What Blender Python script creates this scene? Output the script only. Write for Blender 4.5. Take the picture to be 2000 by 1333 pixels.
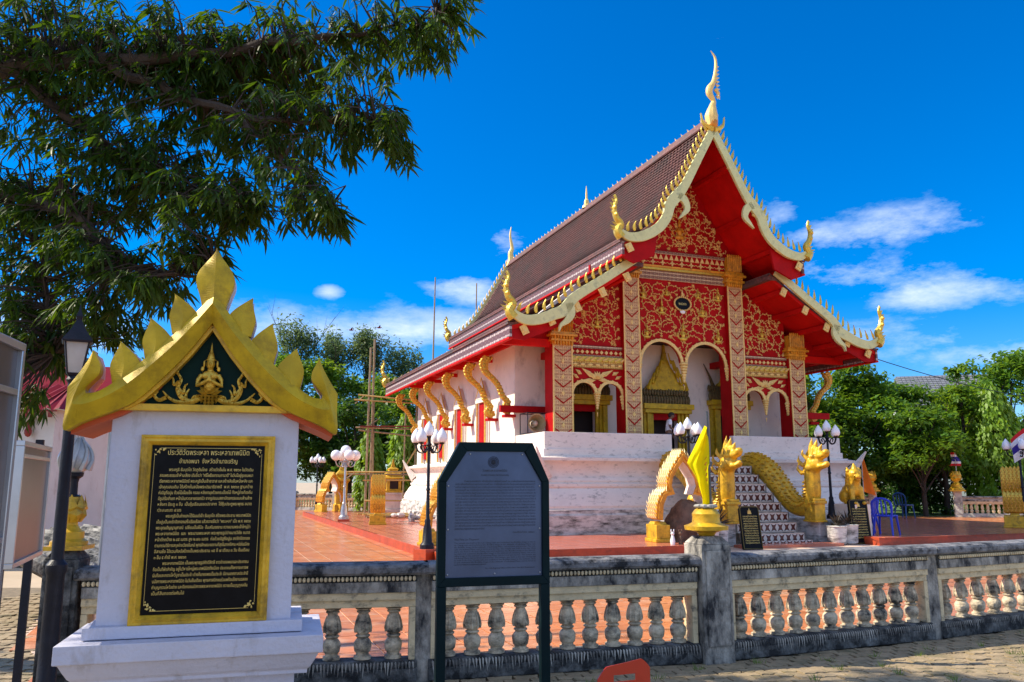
import bpy, bmesh, math, random
import numpy as np
from math import sin, cos, pi, radians, sqrt, atan2, atan
from mathutils import Vector, Matrix

for o in list(bpy.data.objects): bpy.data.objects.remove(o)
S = bpy.context.scene
COL = S.collection
random.seed(7); RNG = np.random.default_rng(11)

# ---------------------------------------------------------------- camera
cam = bpy.data.cameras.new('camera'); cam.lens = 28.5; cam.sensor_width = 36; cam.clip_start = .05; cam.clip_end = 4000
co = bpy.data.objects.new('camera', cam); COL.objects.link(co)
co.location = (0, 0, 1.6); co.rotation_euler = (radians(90 + 9.82), 0, 0)
S.camera = co

# ---------------------------------------------------------------- sun, sky, exposure
SUN_EL, SUN_AZ = 42, -86          # azimuth clockwise from +Y
sd = Vector((sin(radians(SUN_AZ)) * cos(radians(SUN_EL)), cos(radians(SUN_AZ)) * cos(radians(SUN_EL)), sin(radians(SUN_EL))))
sl = bpy.data.lights.new('sun', 'SUN'); sl.energy = 5.0; sl.angle = radians(.5); sl.color = (1, .89, .7)
so = bpy.data.objects.new('sun', sl); COL.objects.link(so)
so.rotation_euler = (-sd).to_track_quat('-Z', 'Y').to_euler(); so.location = (-30, 0, 40)
VS = S.view_settings; VS.view_transform = 'Standard'; VS.look = 'None'; VS.exposure = .57; VS.gamma = 1; VS.use_curve_mapping = False

w = bpy.data.worlds.new('World'); S.world = w; w.use_nodes = True
nt = w.node_tree; nt.nodes.clear(); N = nt.nodes.new; K = nt.links.new
out = N('ShaderNodeOutputWorld'); bg = N('ShaderNodeBackground'); bg.inputs[1].default_value = .15
sky = N('ShaderNodeTexSky'); sky.sky_type = 'NISHITA'; sky.sun_disc = False
sky.sun_elevation = radians(SUN_EL); sky.sun_rotation = radians(SUN_AZ); sky.altitude = 200; sky.air_density = 1.0; sky.dust_density = .55; sky.ozone_density = 3.0
hs = N('ShaderNodeHueSaturation'); hs.inputs['Hue'].default_value = .5; hs.inputs['Saturation'].default_value = 1.36; hs.inputs['Value'].default_value = .86
tn = N('ShaderNodeMix'); tn.data_type = 'RGBA'; tn.blend_type = 'MULTIPLY'; tn.inputs[0].default_value = 1; tn.inputs[7].default_value = (.72, .84, 1.08, 1)
K(sky.outputs[0], tn.inputs[6]); K(tn.outputs[2], hs.inputs['Color'])
tc = N('ShaderNodeTexCoord'); sep = N('ShaderNodeSeparateXYZ'); K(tc.outputs['Generated'], sep.inputs[0])
def m_(op, a, b=None, c=None, clamp=False):
    n = N('ShaderNodeMath'); n.operation = op; n.use_clamp = clamp
    for i, v in enumerate((a, b, c)):
        if v is None: continue
        if isinstance(v, (int, float)): n.inputs[i].default_value = v
        else: K(v, n.inputs[i])
    return n.outputs[0]
az = m_('ARCTAN2', sep.outputs[0], sep.outputs[1]); el = m_('ARCSINE', sep.outputs[2])
mp = N('ShaderNodeMapping'); mp.inputs['Scale'].default_value = (9, 9, 22); K(tc.outputs['Generated'], mp.inputs[0])
ns = N('ShaderNodeTexNoise'); ns.inputs['Scale'].default_value = 1.2; ns.inputs['Detail'].default_value = 9; ns.inputs['Roughness'].default_value = .66; K(mp.outputs[0], ns.inputs[0])
ns2 = N('ShaderNodeTexNoise'); ns2.inputs['Scale'].default_value = .55; ns2.inputs['Detail'].default_value = 3; K(mp.outputs[0], ns2.inputs[0])
# drifting clouds, the unseen ones added partly for whiter fill light: (azimuth deg, elevation deg, half width, half height, strength)
CL = [(-14.0, 10.3, 8, 1.7, .72), (-5.0, 10.8, 7, 1.6, .74), (-13.0, 13.0, 1.1, .55, 1.05), (-3.2, 13.2, 3.2, 1.2, .75), (-29.5, 9.5, 6, 1.6, .8), (-.5, 17.0, 2.0, 1.2, .5),
      (24.5, 16.3, 6.0, 1.5, .56), (22, 14.2, 5, 1.6, .36), (18.7, 18.0, 2.2, 1.3, .62), (29.0, 16.5, 3.4, 1.4, .5), (29.5, 11.6, 5.5, 1.3, .6), (24.0, 9.0, 9, 1.7, .5), (31, 7.8, 7, 1.3, .5), (24, 13, 6, 1.6, .42),
      (15.5, 29, 2.0, 2.5, .26), (24, 31, 3.4, 1.6, .2), (6, 34, 6, 1.6, .15), (48, 15, 7, 2.5, .6), (70, 12, 9, 3, .6), (95, 30, 14, 5, .7), (150, 34, 16, 6, .7), (-160, 40, 18, 6, .7), (-120, 48, 20, 7, .65), (170, 58, 30, 7, .65), (60, 50, 16, 6, .6), (-75, 24, 12, 4, .6), (110, 62, 30, 6, .6), (-60, 14, 10, 3, .5), (-100, 16, 9, 3, .6), (120, 20, 10, 4, .5), (180, 16, 14, 4, .5), (-140, 22, 10, 3, .5)]
tot = None
for (a, e, wa, he, st) in CL:
    da = m_('DIVIDE', m_('SUBTRACT', az, radians(a)), radians(wa)); de = m_('DIVIDE', m_('SUBTRACT', el, radians(e)), radians(he))
    g = m_('MULTIPLY', m_('EXPONENT', m_('MULTIPLY', m_('ADD', m_('MULTIPLY', da, da), m_('MULTIPLY', de, de)), -1)), st)
    tot = g if tot is None else m_('MAXIMUM', tot, g)
# cumulus added over the unseen rest of the sky, to whiten the fill light
back = m_('MULTIPLY', m_('SUBTRACT', m_('ABSOLUTE', az), radians(50)), 2.2, clamp=True); high = m_('MULTIPLY', m_('SUBTRACT', el, radians(48)), 3.0, clamp=True)
tot = m_('MAXIMUM', tot, m_('MULTIPLY', m_('MAXIMUM', back, high), .62))
dens = m_('ADD', tot, m_('MULTIPLY', m_('SUBTRACT', ns.outputs[0], .5), 1.5))
dens = m_('MULTIPLY', m_('SUBTRACT', dens, .3), 1.45, clamp=True)
dens = m_('MULTIPLY', m_('MULTIPLY', dens, m_('MULTIPLY', tot, 3.0, clamp=True)), .9)
mx = N('ShaderNodeMix'); mx.data_type = 'RGBA'; K(dens, mx.inputs[0]); K(hs.outputs[0], mx.inputs[6])
cr = N('ShaderNodeMix'); cr.data_type = 'RGBA'; cr.inputs[6].default_value = (3.0, 3.9, 5.4, 1); cr.inputs[7].default_value = (6.2, 6.5, 7.0, 1); K(m_('MULTIPLY', m_('SUBTRACT', ns2.outputs[0], .35), 3.3, clamp=True), cr.inputs[0])
K(cr.outputs[2], mx.inputs[7]); K(mx.outputs[2], bg.inputs[0]); K(bg.outputs[0], out.inputs[0])

# ---------------------------------------------------------------- materials
MATS = {}
def mat(name, col, rough=.6, metal=0., var=.18, scale=4., bump=0., bscale=40., dirt=None, trans=None, coat=0., spec=.5, emis=None, alpha=None, stretch=None, glass=False):
    """procedural paint / stone / metal: colour varied by noise, optional dirt (colour, amount, scale, streak) and relief"""
    if name in MATS: return MATS[name]
    m = bpy.data.materials.new(name); m.use_nodes = True; t = m.node_tree; b = t.nodes['Principled BSDF']; n = t.nodes.new; k = t.links.new
    b.inputs['Roughness'].default_value = rough; b.inputs['Metallic'].default_value = metal; b.inputs['Coat Weight'].default_value = coat; b.inputs['Specular IOR Level'].default_value = spec
    c = n('ShaderNodeTexCoord'); oi = n('ShaderNodeObjectInfo'); ad = n('ShaderNodeVectorMath'); ad.operation = 'MULTIPLY_ADD'
    ad.inputs[1].default_value = (1, 1, 1); cx = n('ShaderNodeCombineXYZ'); mu = n('ShaderNodeMath'); mu.operation = 'MULTIPLY'; mu.inputs[1].default_value = 37
    k(oi.outputs['Random'], mu.inputs[0]); k(mu.outputs[0], cx.inputs[0]); k(mu.outputs[0], cx.inputs[1]); k(c.outputs['Object'], ad.inputs[0]); k(cx.outputs[0], ad.inputs[2])
    P = ad.outputs[0]
    if stretch:
        mp = n('ShaderNodeMapping'); mp.inputs['Scale'].default_value = stretch; k(P, mp.inputs[0]); P = mp.outputs[0]
    nz = n('ShaderNodeTexNoise'); nz.inputs['Scale'].default_value = scale; nz.inputs['Detail'].default_value = 5; nz.inputs['Roughness'].default_value = .62; k(P, nz.inputs[0])
    r = n('ShaderNodeValToRGB'); r.color_ramp.elements[0].position = .3; r.color_ramp.elements[1].position = .7
    r.color_ramp.elements[0].color = tuple(x * (1 - var) for x in col) + (1,); r.color_ramp.elements[1].color = tuple(min(1, x * (1 + var)) for x in col) + (1,)
    k(nz.outputs[0], r.inputs[0]); o = r.outputs[0]
    if dirt:
        dc, am, ds, streak = dirt
        mp = n('ShaderNodeMapping'); mp.inputs['Scale'].default_value = (1, 1, streak); k(ad.outputs[0], mp.inputs[0])
        d = n('ShaderNodeTexNoise'); d.inputs['Scale'].default_value = ds; d.inputs['Detail'].default_value = 8; d.inputs['Roughness'].default_value = .7; k(mp.outputs[0], d.inputs[0])
        rr = n('ShaderNodeValToRGB'); rr.color_ramp.elements[0].position = max(0, .62 - am * .5); rr.color_ramp.elements[1].position = min(1, .72 - am * .3 + .06); k(d.outputs[0], rr.inputs[0])
        x = n('ShaderNodeMix'); x.data_type = 'RGBA'; k(rr.outputs[0], x.inputs[0]); k(o, x.inputs[6]); x.inputs[7].default_value = (*dc, 1); o = x.outputs[2]
    k(o, b.inputs['Base Color'])
    if bump:
        bn = n('ShaderNodeTexNoise'); bn.inputs['Scale'].default_value = bscale; bn.inputs['Detail'].default_value = 4; k(P, bn.inputs[0])
        bb = n('ShaderNodeBump'); bb.inputs['Strength'].default_value = bump; bb.inputs['Distance'].default_value = .02; k(bn.outputs[0], bb.inputs['Height']); k(bb.outputs[0], b.inputs['Normal'])
        m['bump'] = 1
    if emis: b.inputs['Emission Color'].default_value = (*emis, 1); b.inputs['Emission Strength'].default_value = 1
    if trans:
        tr = n('ShaderNodeBsdfTranslucent'); tr.inputs[0].default_value = (*trans[0], 1); ms = n('ShaderNodeMixShader'); ms.inputs[0].default_value = trans[1]
        k(b.outputs[0], ms.inputs[1]); k(tr.outputs[0], ms.inputs[2]); k(ms.outputs[0], t.nodes['Material Output'].inputs[0])
    if glass: b.inputs['Transmission Weight'].default_value = 1
    MATS[name] = m; return m

def ornament(name, bgc, fg, px, pz, sc, lo=.12, hi=.2, metal=0., rough=.5, axes='XZ', line=False):
    """stencilled ornament: a mirrored and repeated cell pattern of fg on bgc, raised a little"""
    m = bpy.data.materials.new(name); m.use_nodes = True; t = m.node_tree; b = t.nodes['Principled BSDF']; n = t.nodes.new; k = t.links.new
    c = n('ShaderNodeTexCoord'); s = n('ShaderNodeSeparateXYZ'); k(c.outputs['Object'], s.inputs[0])
    def pp(o, per):
        q = n('ShaderNodeMath'); q.operation = 'PINGPONG'; q.inputs[1].default_value = per; k(o, q.inputs[0]); return q.outputs[0]
    i0, i1 = 'XYZ'.index(axes[0]), 'XYZ'.index(axes[1])
    cb = n('ShaderNodeCombineXYZ'); k(pp(s.outputs[i0], px), cb.inputs[0]); k(pp(s.outputs[i1], pz), cb.inputs[1])
    v = n('ShaderNodeTexVoronoi'); v.feature = 'DISTANCE_TO_EDGE'; v.inputs['Scale'].default_value = sc; k(cb.outputs[0], v.inputs['Vector'])
    r = n('ShaderNodeValToRGB'); r.color_ramp.elements[0].position = lo; r.color_ramp.elements[1].position = hi
    k(v.outputs['Distance'], r.inputs[0]); x = n('ShaderNodeMix'); x.data_type = 'RGBA'; k(r.outputs[0], x.inputs[0]); x.inputs[6].default_value = (*bgc, 1)
    nz = n('ShaderNodeTexNoise'); nz.inputs['Scale'].default_value = 9; k(c.outputs['Object'], nz.inputs[0])
    y = n('ShaderNodeMix'); y.data_type = 'RGBA'; k(nz.outputs[0], y.inputs[0]); y.inputs[6].default_value = (*[a * .65 for a in fg], 1); y.inputs[7].default_value = (*[min(1, a * 1.3) for a in fg], 1); k(y.outputs[2], x.inputs[7])
    k(x.outputs[2], b.inputs['Base Color']); b.inputs['Roughness'].default_value = rough; b.inputs['Metallic'].default_value = metal
    bb = n('ShaderNodeBump'); bb.inputs['Strength'].default_value = .6; bb.inputs['Distance'].default_value = .015; k(r.outputs[0], bb.inputs['Height']); k(bb.outputs[0], b.inputs['Normal'])
    MATS[name] = m; return m

BLK = (.012, .012, .012)
gold = mat('gold paint', (.68, .4, .02), .4, .2, .25, 6, .25, 30, dirt=((.2, .12, .015), .25, 5, 1))
goldsat = mat('orange gold paint', (.74, .33, .018), .45, .15, .25, 6, .3, 40, dirt=((.3, .12, .02), .22, 9, 1))
goldbright = mat('bright gold leaf', (.74, .5, .07), .32, .45, .22, 14, .35, 60)
golddark = mat('olive gold paint', (.54, .36, .01), .5, .1, .22, 5, .15, 20, dirt=((.3, .19, .01), .26, 6, 1), spec=.35)
cream = mat('cream gold relief', (.82, .58, .19), .5, .1, .2, 20, .3, 60)
pale = mat('pale jade cream paint', (.7, .68, .3), .4, .05, .18, 3, .15, 30, dirt=((.3, .33, .18), .2, 3, 1))
red = mat('temple red paint', (.4, .004, .006), .6, 0, .2, 2, .1, 20, spec=.12)
redlit = mat('bounce-lit soffit red', (.56, .008, .006), .6, 0, .2, 1.5, .1, 12, spec=.12)  # brighter copy of the temple red; bounced light put into the colour
white = mat('white lime wall', (.78, .71, .63), .8, 0, .05, 2, .25, 18, dirt=((.42, .38, .35), .13, 2.2, .5))
whitebase = mat('weathered white plinth', (.78, .7, .64), .8, 0, .09, 1.2, .45, 9, dirt=((.3, .27, .25), .16, 4.5, 2.2))
whitegrime = mat('grimy plinth foot', (.62, .6, .57), .85, 0, .15, 3, .5, 14, dirt=((.03, .032, .03), .36, 2.4, 3.2))
stelewhite = mat('white stele paint', (.58, .57, .66), .6, 0, .05, 3, .35, 35, dirt=((.4, .37, .38), .13, 7, .35), spec=.3)
conc = mat('weathered concrete', (.52, .48, .41), .85, 0, .25, 7, .6, 30, dirt=((.02, .021, .024), .56, 5.5, .45))
railcap = mat('worn rail cap', (.4, .39, .39), .8, 0, .35, 6, .6, 30, dirt=((.012, .013, .016), .6, 6, 1))
concdark = mat('blackened concrete', (.2, .2, .19), .85, 0, .4, 9, .7, 30, dirt=((.012, .013, .014), .68, 7, 1))
concclean = mat('cream baluster paint', (.68, .55, .33), .75, 0, .16, 8, .35, 40, dirt=((.1, .09, .075), .2, 9, 1.5))
balsm = mat('baluster plaster', (.66, .55, .38), .7, 0, .25, 10, .5, 40, dirt=((.03, .03, .028), .42, 7, 1.6))
iron = mat('black iron', (.009, .011, .02), .45, .1, .3, 12, .2, 80, spec=.3)
steel = mat('grey steel', (.42, .43, .45), .35, .7, .15, 8)
globe = mat('white lamp glass', (.85, .86, .88), .18, 0, .03, 8, coat=.6)
maroon = mat('maroon roof tile', (.16, .06, .052), .7, 0, .6, 13, .3, 60, dirt=((.07, .055, .05), .36, 1.1, 1))
wood = mat('dark red wood', (.2, .02, .012), .6, 0, .3, 6)
terr = mat('polished terracotta tile', (.58, .2, .07), .27, 0, .22, 1.7, .06, 5, dirt=((.7, .42, .26), .25, 1.5, 1), spec=.35)
terrplat = mat('pink terracotta tile', (.5, .15, .09), .22, 0, .18, 1.7, .04, 5, spec=.5)
redstep = mat('red step paint', (.42, .06, .02), .4, 0, .25, 3, .1, 20, dirt=((.2, .04, .02), .2, 4, 3))
grout = mat('pale grout', (.68, .5, .38), .6, 0, .15, 6)
paver = mat('mossy paver', (.33, .25, .15), .9, 0, .3, 5, .5, 40, dirt=((.12, .11, .05), .26, 3, 1))
yard = mat('pale bounce yard', (.46, .36, .25), .95, 0, .2, .4, .3, 10)  # ground paleness raised to bounce warm fill onto shaded fronts
sand = mat('sandy joint soil', (.2, .155, .1), .95, 0, .3, 12, .4, 50)
bark = mat('grey bark', (.05, .035, .027), .9, 0, .35, 9, .8, 25, stretch=(1, 1, .3))
bamboo = mat('old bamboo', (.3, .22, .12), .6, 0, .35, 7)
bambooy = mat('yellow bamboo', (.5, .34, .1), .55, 0, .3, 7)
granite = mat('polished black stone', (.006, .006, .007), .3, 0, .3, 20, spec=.1)
goldtext = mat('gold lettering', (.75, .56, .17), .35, .4, .1, 20)
darkgreen = mat('dark green paint', (.002, .013, .016), .5, 0, .2, 5, .05, 20, spec=.12)
plate = mat('etched steel plate', (.07, .1, .18), .3, .5, .3, 1.6, .03, 4)
ink = mat('etched dark lettering', (.012, .016, .03), .5)
tealboard = mat('deep green field', (.003, .02, .016), .6, spec=.1)
figgold = mat('gilded relief', (.62, .4, .05), .3, .55, .25, 18, .3, 60)
orangeedge = mat('orange red edge paint', (.6, .09, .015), .5, 0, .12, 4)
rock = mat('brown boulder', (.17, .1, .062), .85, 0, .35, 4, .9, 7, dirt=((.03, .022, .018), .35, 3, .5))
bluepl = mat('blue plastic', (.006, .04, .6), .35, 0, .1, 3)
redpl = mat('red plastic', (.5, .03, .01), .3, 0, .12, 3, coat=.2)
plant = mat('plant leaf', (.05, .13, .015), .5, 0, .4, 6, trans=((.12, .25, .02), .3))
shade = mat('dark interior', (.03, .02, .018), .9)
glassm = mat('cloudy lantern glass', (.55, .57, .55), .2, 0, .15, 9, trans=((.6, .62, .6), .4))
stucco = mat('pale stucco wall', (.6, .6, .58), .85, 0, .08, 2, .2, 20, dirt=((.4, .34, .3), .15, 2, .5))
roofred = mat('red metal roof', (.19, .006, .01), .55, 0, .15, 3, spec=.12)
greyroof = mat('grey roof tile', (.16, .17, .19), .7, 0, .3, 6)
colmos = ornament('gilt mosaic on red', (.3, .02, .012), (.8, .56, .26), .07, .09, 30, .035, .1)
bandmos = ornament('frieze mosaic', (.16, .04, .03), (.75, .58, .34), .07, .06, 22, .09, .16)
bandgold = ornament('gold frieze mosaic', (.3, .08, .02), (.72, .5, .12), .08, .06, 22, .07, .13, .3)
fasmos = ornament('silver eave mosaic', (.13, .05, .045), (.5, .42, .4), .16, .1, 13, .13, .24, axes='YZ')
scalegold = ornament('gilt scales', (.25, .12, .01), (.6, .38, .035), .055, .075, 11, .06, .12, .35, .38)
risermos = ornament('patterned riser tile', (.1, .02, .02), (.72, .68, .66), .1, .0875, 9, .14, .2)

# ---------------------------------------------------------------- mesh helpers
class MB:
    """collects shapes, builds ONE mesh object"""
    def __init__(s, M=None): s.v = []; s.f = []; s.M = M
    def add(s, vs, fs, M=None):
        M = M if M is not None else s.M; b = len(s.v)
        s.v += [tuple(M @ Vector(p)) if M is not None else tuple(p) for p in vs]; s.f += [tuple(i + b for i in q) for q in fs]; return s
    def box(s, x0, x1, y0, y1, z0, z1, M=None):
        return s.add([(x0, y0, z0), (x1, y0, z0), (x1, y1, z0), (x0, y1, z0), (x0, y0, z1), (x1, y0, z1), (x1, y1, z1), (x0, y1, z1)],
                     [(0, 3, 2, 1), (4, 5, 6, 7), (0, 1, 5, 4), (1, 2, 6, 5), (2, 3, 7, 6), (3, 0, 4, 7)], M)
    def cbox(s, c, d, M=None): return s.box(c[0] - d[0] / 2, c[0] + d[0] / 2, c[1] - d[1] / 2, c[1] + d[1] / 2, c[2] - d[2] / 2, c[2] + d[2] / 2, M)
    def prism(s, poly, y0, y1, ax='y', M=None):
        """poly in (x,z) extruded along y (ax='y'), in (y,z) along x, or in (x,y) along z"""
        a = sum(poly[i][0] * poly[(i + 1) % len(poly)][1] - poly[(i + 1) % len(poly)][0] * poly[i][1] for i in range(len(poly)))
        p = list(poly) if a > 0 else list(poly)[::-1]
        n = len(p)
        if ax == 'y': vs = [(x, y0, z) for x, z in p] + [(x, y1, z) for x, z in p]; fl = False
        elif ax == 'x': vs = [(y0, y, z) for y, z in p] + [(y1, y, z) for y, z in p]; fl = True
        else: vs = [(x, y, y0) for x, y in p] + [(x, y, y1) for x, y in p]; fl = True
        fs = [tuple(range(n)), tuple(range(2 * n - 1, n - 1, -1))] + [(i, i + n, (i + 1) % n + n, (i + 1) % n) for i in range(n)]
        if fl: fs = [q[::-1] for q in fs]
        return s.add(vs, fs, M)
    def lathe(s, prof, c=(0, 0, 0), seg=16, M=None, sq=None, phase=0., flute=None):
        """prof [(r,z)]; sq = square section when True"""
        if sq: seg = 4; phase = pi / 4
        k = sqrt(2) if sq else 1; vs = []
        for (r, z) in prof:
            for i in range(seg):
                a = 2 * pi * i / seg + phase; q = r * k * (1 if not flute else 1 + flute[1] * (cos(a * flute[0])))
                vs.append((c[0] + q * cos(a), c[1] + q * sin(a), c[2] + z))
        n = len(prof); fs = [(j * seg + i, j * seg + (i + 1) % seg, (j + 1) * seg + (i + 1) % seg, (j + 1) * seg + i) for j in range(n - 1) for i in range(seg)]
        fs += [tuple(range(seg))[::-1], tuple((n - 1) * seg + i for i in range(seg))]
        return s.add(vs, fs, M)
    def tube(s, pts, r, seg=8, M=None, flat=1.):
        P = [Vector(p) for p in pts]; n = len(P); R = r if isinstance(r, (list, tuple)) else [r] * n; vs = []
        t0 = (P[1] - P[0]).normalized(); up = Vector((0, 0, 1)) if abs(t0.z) < .9 else Vector((0, 1, 0)); side = t0.cross(up).normalized()
        for i in range(n):
            t = (P[min(i + 1, n - 1)] - P[max(i - 1, 0)]).normalized(); side = (side - t * side.dot(t)).normalized(); u = side.cross(t)
            for j in range(seg):
                a = 2 * pi * j / seg; vs.append(P[i] + (side * cos(a) + u * sin(a) * flat) * R[i])
        fs = [(j * seg + i, j * seg + (i + 1) % seg, (j + 1) * seg + (i + 1) % seg, (j + 1) * seg + i) for j in range(n - 1) for i in range(seg)]
        fs += [tuple(range(seg))[::-1], tuple((n - 1) * seg + i for i in range(seg))]
        return s.add(vs, fs, M)
    def ball(s, c, r, seg=10, M=None):
        r = r if isinstance(r, (tuple, list)) else (r, r, r); rings = max(4, seg // 2 + 1); vs = [(c[0], c[1], c[2] - r[2])]
        for j in range(1, rings):
            a = pi * j / rings
            for i in range(seg): vs.append((c[0] + r[0] * sin(a) * cos(2 * pi * i / seg), c[1] + r[1] * sin(a) * sin(2 * pi * i / seg), c[2] - r[2] * cos(a)))
        vs.append((c[0], c[1], c[2] + r[2])); L = len(vs) - 1
        fs = [(0, 1 + (i + 1) % seg, 1 + i) for i in range(seg)] + [(L, L - seg + i, L - seg + (i + 1) % seg) for i in range(seg)]
        fs += [(1 + (j - 1) * seg + i, 1 + (j - 1) * seg + (i + 1) % seg, 1 + j * seg + (i + 1) % seg, 1 + j * seg + i) for j in range(1, rings - 1) for i in range(seg)]
        return s.add(vs, fs, M)
    def mesh(s, name, smooth=False, bevel=0., angle=.6):
        me = bpy.data.meshes.new(name); me.from_pydata(s.v, [], s.f)
        if bevel:
            bm = bmesh.new(); bm.from_mesh(me)
            ed = [e for e in bm.edges if len(e.link_faces) == 2 and e.calc_face_angle(0) > .5]
            bmesh.ops.bevel(bm, geom=ed, offset=bevel, segments=2, affect='EDGES', profile=.6); bm.to_mesh(me); bm.free()
        me.validate()
        if smooth:
            me.shade_smooth()
            try: me.set_sharp_from_angle(angle=angle)
            except Exception: pass
        return me
    def build(s, name, m, parent=None, smooth=False, bevel=0., angle=.6, loc=None):
        me = s.mesh(name, smooth, bevel, angle); me.materials.append(m); return link(name, me, parent, loc)
def link(name, me, parent=None, loc=None, rot=None):
    o = bpy.data.objects.new(name, me); COL.objects.link(o); o.parent = parent
    if loc is not None: o.location = loc
    if rot is not None: o.rotation_euler = rot
    return o
def tag(o, label=None, cat=None, group=None, kind=None):
    if label: o['label'] = label
    if cat: o['category'] = cat
    if group: o['group'] = group
    if kind: o['kind'] = kind
    return o
def thing(name, label, cat, loc=(0, 0, 0), rz=0., group=None, tilt=(0, 0)):
    o = bpy.data.objects.new(name, None); COL.objects.link(o); o.location = loc; o.rotation_euler = (tilt[0], tilt[1], rz); o.empty_display_size = .3
    return tag(o, label, cat, group)
def dup(root, loc, rz=None, label=None, group=None, scale=None):
    def cp(o, par):
        c = o.copy(); COL.objects.link(c); c.parent = par
        for ch in list(o.children):
            cp(ch, c)
        return c
    r = cp(root, root.parent); r.location = loc
    if rz is not None: r.rotation_euler = (r.rotation_euler[0], r.rotation_euler[1], rz)
    if label: r['label'] = label
    if group: r['group'] = group
    if scale: r.scale = (scale,) * 3
    return r
def sculpt(name, mb, m, parent, voxel=.03, smooth=2):
    """fuses overlapping lumps into one continuous carved body"""
    me = mb.mesh(name); me.materials.append(m); o = link(name, me, parent)
    r = o.modifiers.new('r', 'REMESH'); r.mode = 'VOXEL'; r.voxel_size = voxel; r.use_smooth_shade = True
    if smooth: q = o.modifiers.new('s', 'SMOOTH'); q.iterations = smooth; q.factor = .5
    dg = bpy.context.evaluated_depsgraph_get(); me2 = bpy.data.meshes.new_from_object(o.evaluated_get(dg)); o.modifiers.clear(); o.data = me2
    if not me2.materials: me2.materials.append(m)
    me2.shade_smooth(); return o
def text(s, size, loc, m, parent, name='lettering', align='LEFT', width=None, ext=0., spacing=1.0, maxw=None):
    """flat lettering facing -Y in the parent's frame"""
    c = bpy.data.curves.new('t', 'FONT'); c.body = s; c.size = size; c.align_x = align; c.resolution_u = 1; c.space_line = spacing; c.extrude = ext
    o = bpy.data.objects.new('t', c); COL.objects.link(o); dg = bpy.context.evaluated_depsgraph_get(); me = bpy.data.meshes.new_from_object(o.evaluated_get(dg)); bpy.data.objects.remove(o)
    me.materials.clear(); me.materials.append(m)
    if maxw and len(me.vertices):
        xs = [v.co.x for v in me.vertices]; wd = max(xs) - min(xs)
        if wd > 0: me.transform(Matrix.Diagonal((maxw / wd, 1, 1, 1)))
    return link(name, me, parent, loc, (pi / 2, 0, 0))
def spline(pts, n=6):
    """Catmull-Rom through points of any dimension"""
    P = [np.array(p, float) for p in pts]; P = [2 * P[0] - P[1]] + P + [2 * P[-1] - P[-2]]; out = []
    for i in range(1, len(P) - 2):
        for k in range(n):
            t = k / n; out.append(tuple(.5 * (2 * P[i] + (P[i + 1] - P[i - 1]) * t + (2 * P[i - 1] - 5 * P[i] + 4 * P[i + 1] - P[i + 2]) * t * t + (3 * P[i] - P[i - 1] - 3 * P[i + 1] + P[i + 2]) * t ** 3)))
    out.append(tuple(P[-2])); return out
def ribbon_poly(path, w):
    """2D outline of a band of width w (number or list) along path"""
    n = len(path); L, R = [], []
    for i, (x, z) in enumerate(path):
        a = path[max(i - 1, 0)]; b = path[min(i + 1, n - 1)]; dx, dz = b[0] - a[0], b[1] - a[1]; d = sqrt(dx * dx + dz * dz) or 1; q = (w[i] if isinstance(w, (list, tuple)) else w) / 2
        L.append((x - dz / d * q, z + dx / d * q)); R.append((x + dz / d * q, z - dx / d * q))
    return L, R
def band(mb, path, w, y0, y1, M=None):
    """solid band following a 2D path in the XZ plane between y0 and y1"""
    L, R = ribbon_poly(path, w); n = len(L)
    vs = [(x, y0, z) for x, z in L] + [(x, y0, z) for x, z in R] + [(x, y1, z) for x, z in L] + [(x, y1, z) for x, z in R]; fs = []
    for i in range(n - 1): fs += [(i, i + n, i + n + 1, i + 1), (i + 2 * n, i + 2 * n + 1, i + 3 * n + 1, i + 3 * n), (i, i + 1, i + 2 * n + 1, i + 2 * n), (i + n, i + 3 * n, i + 3 * n + 1, i + n + 1)]
    fs += [(0, 2 * n, 3 * n, n), (n - 1, 2 * n - 1, 4 * n - 1, 3 * n - 1)]
    mb.add(vs, fs, M); return mb
def flame_mesh(name, h, wd, d, m, lean=.3, sharp=1.):
    """kanok flame: S-curved leaf with a ridge; base at origin, in the XZ plane"""
    mb = MB(); pr = [(0, .30), (.12, .42), (.3, .5), (.5, .42), (.7, .26), (.86, .12), (1, .0)]
    vs = []
    for (t, q) in pr:
        cx = lean * wd * (t ** 2.2) * 1.3 - .12 * wd * sin(t * pi); z = t * h
        vs += [(cx - q * wd, 0, z), (cx, -d * (1 - t * .7), z), (cx + q * wd, 0, z), (cx, d * (1 - t * .7), z)]
    fs = []
    for j in range(len(pr) - 1):
        for i in range(4): fs.append((j * 4 + i, j * 4 + (i + 1) % 4, j * 4 + 4 + (i + 1) % 4, j * 4 + 4 + i))
    mb.add(vs, fs + [(3, 2, 1, 0)]); me = mb.mesh(name); me.materials.append(m); return me
# ================================================================ SETTING: ground, court, platforms
TA = radians(20.5); UX = Vector((cos(TA), sin(TA), 0)); VX = Vector((-sin(TA), cos(TA), 0)); TO = UX * 13.85 + VX * 20
def T2W(x, y, z=0.): return TO + UX * x + VX * y + Vector((0, 0, z))
T2M = Matrix.Translation(TO) @ Matrix.Rotation(TA, 4, 'Z')

# wide ground
g = MB(); R_ = 900; g.add([(-R_, -300, -.03), (R_, -300, -.03), (R_, R_, -.03), (-R_, R_, -.03)], [(0, 1, 2, 3)])
ground = tag(g.build('ground', yard), kind='structure')
# front balustrade line (posts), slightly bent at its posts
BP = [(-3.52, 6.62), (-.75, 7.06), (1.82, 7.78), (4.36, 8.85), (7.25, 10.25), (10.2, 11.7)]
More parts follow.
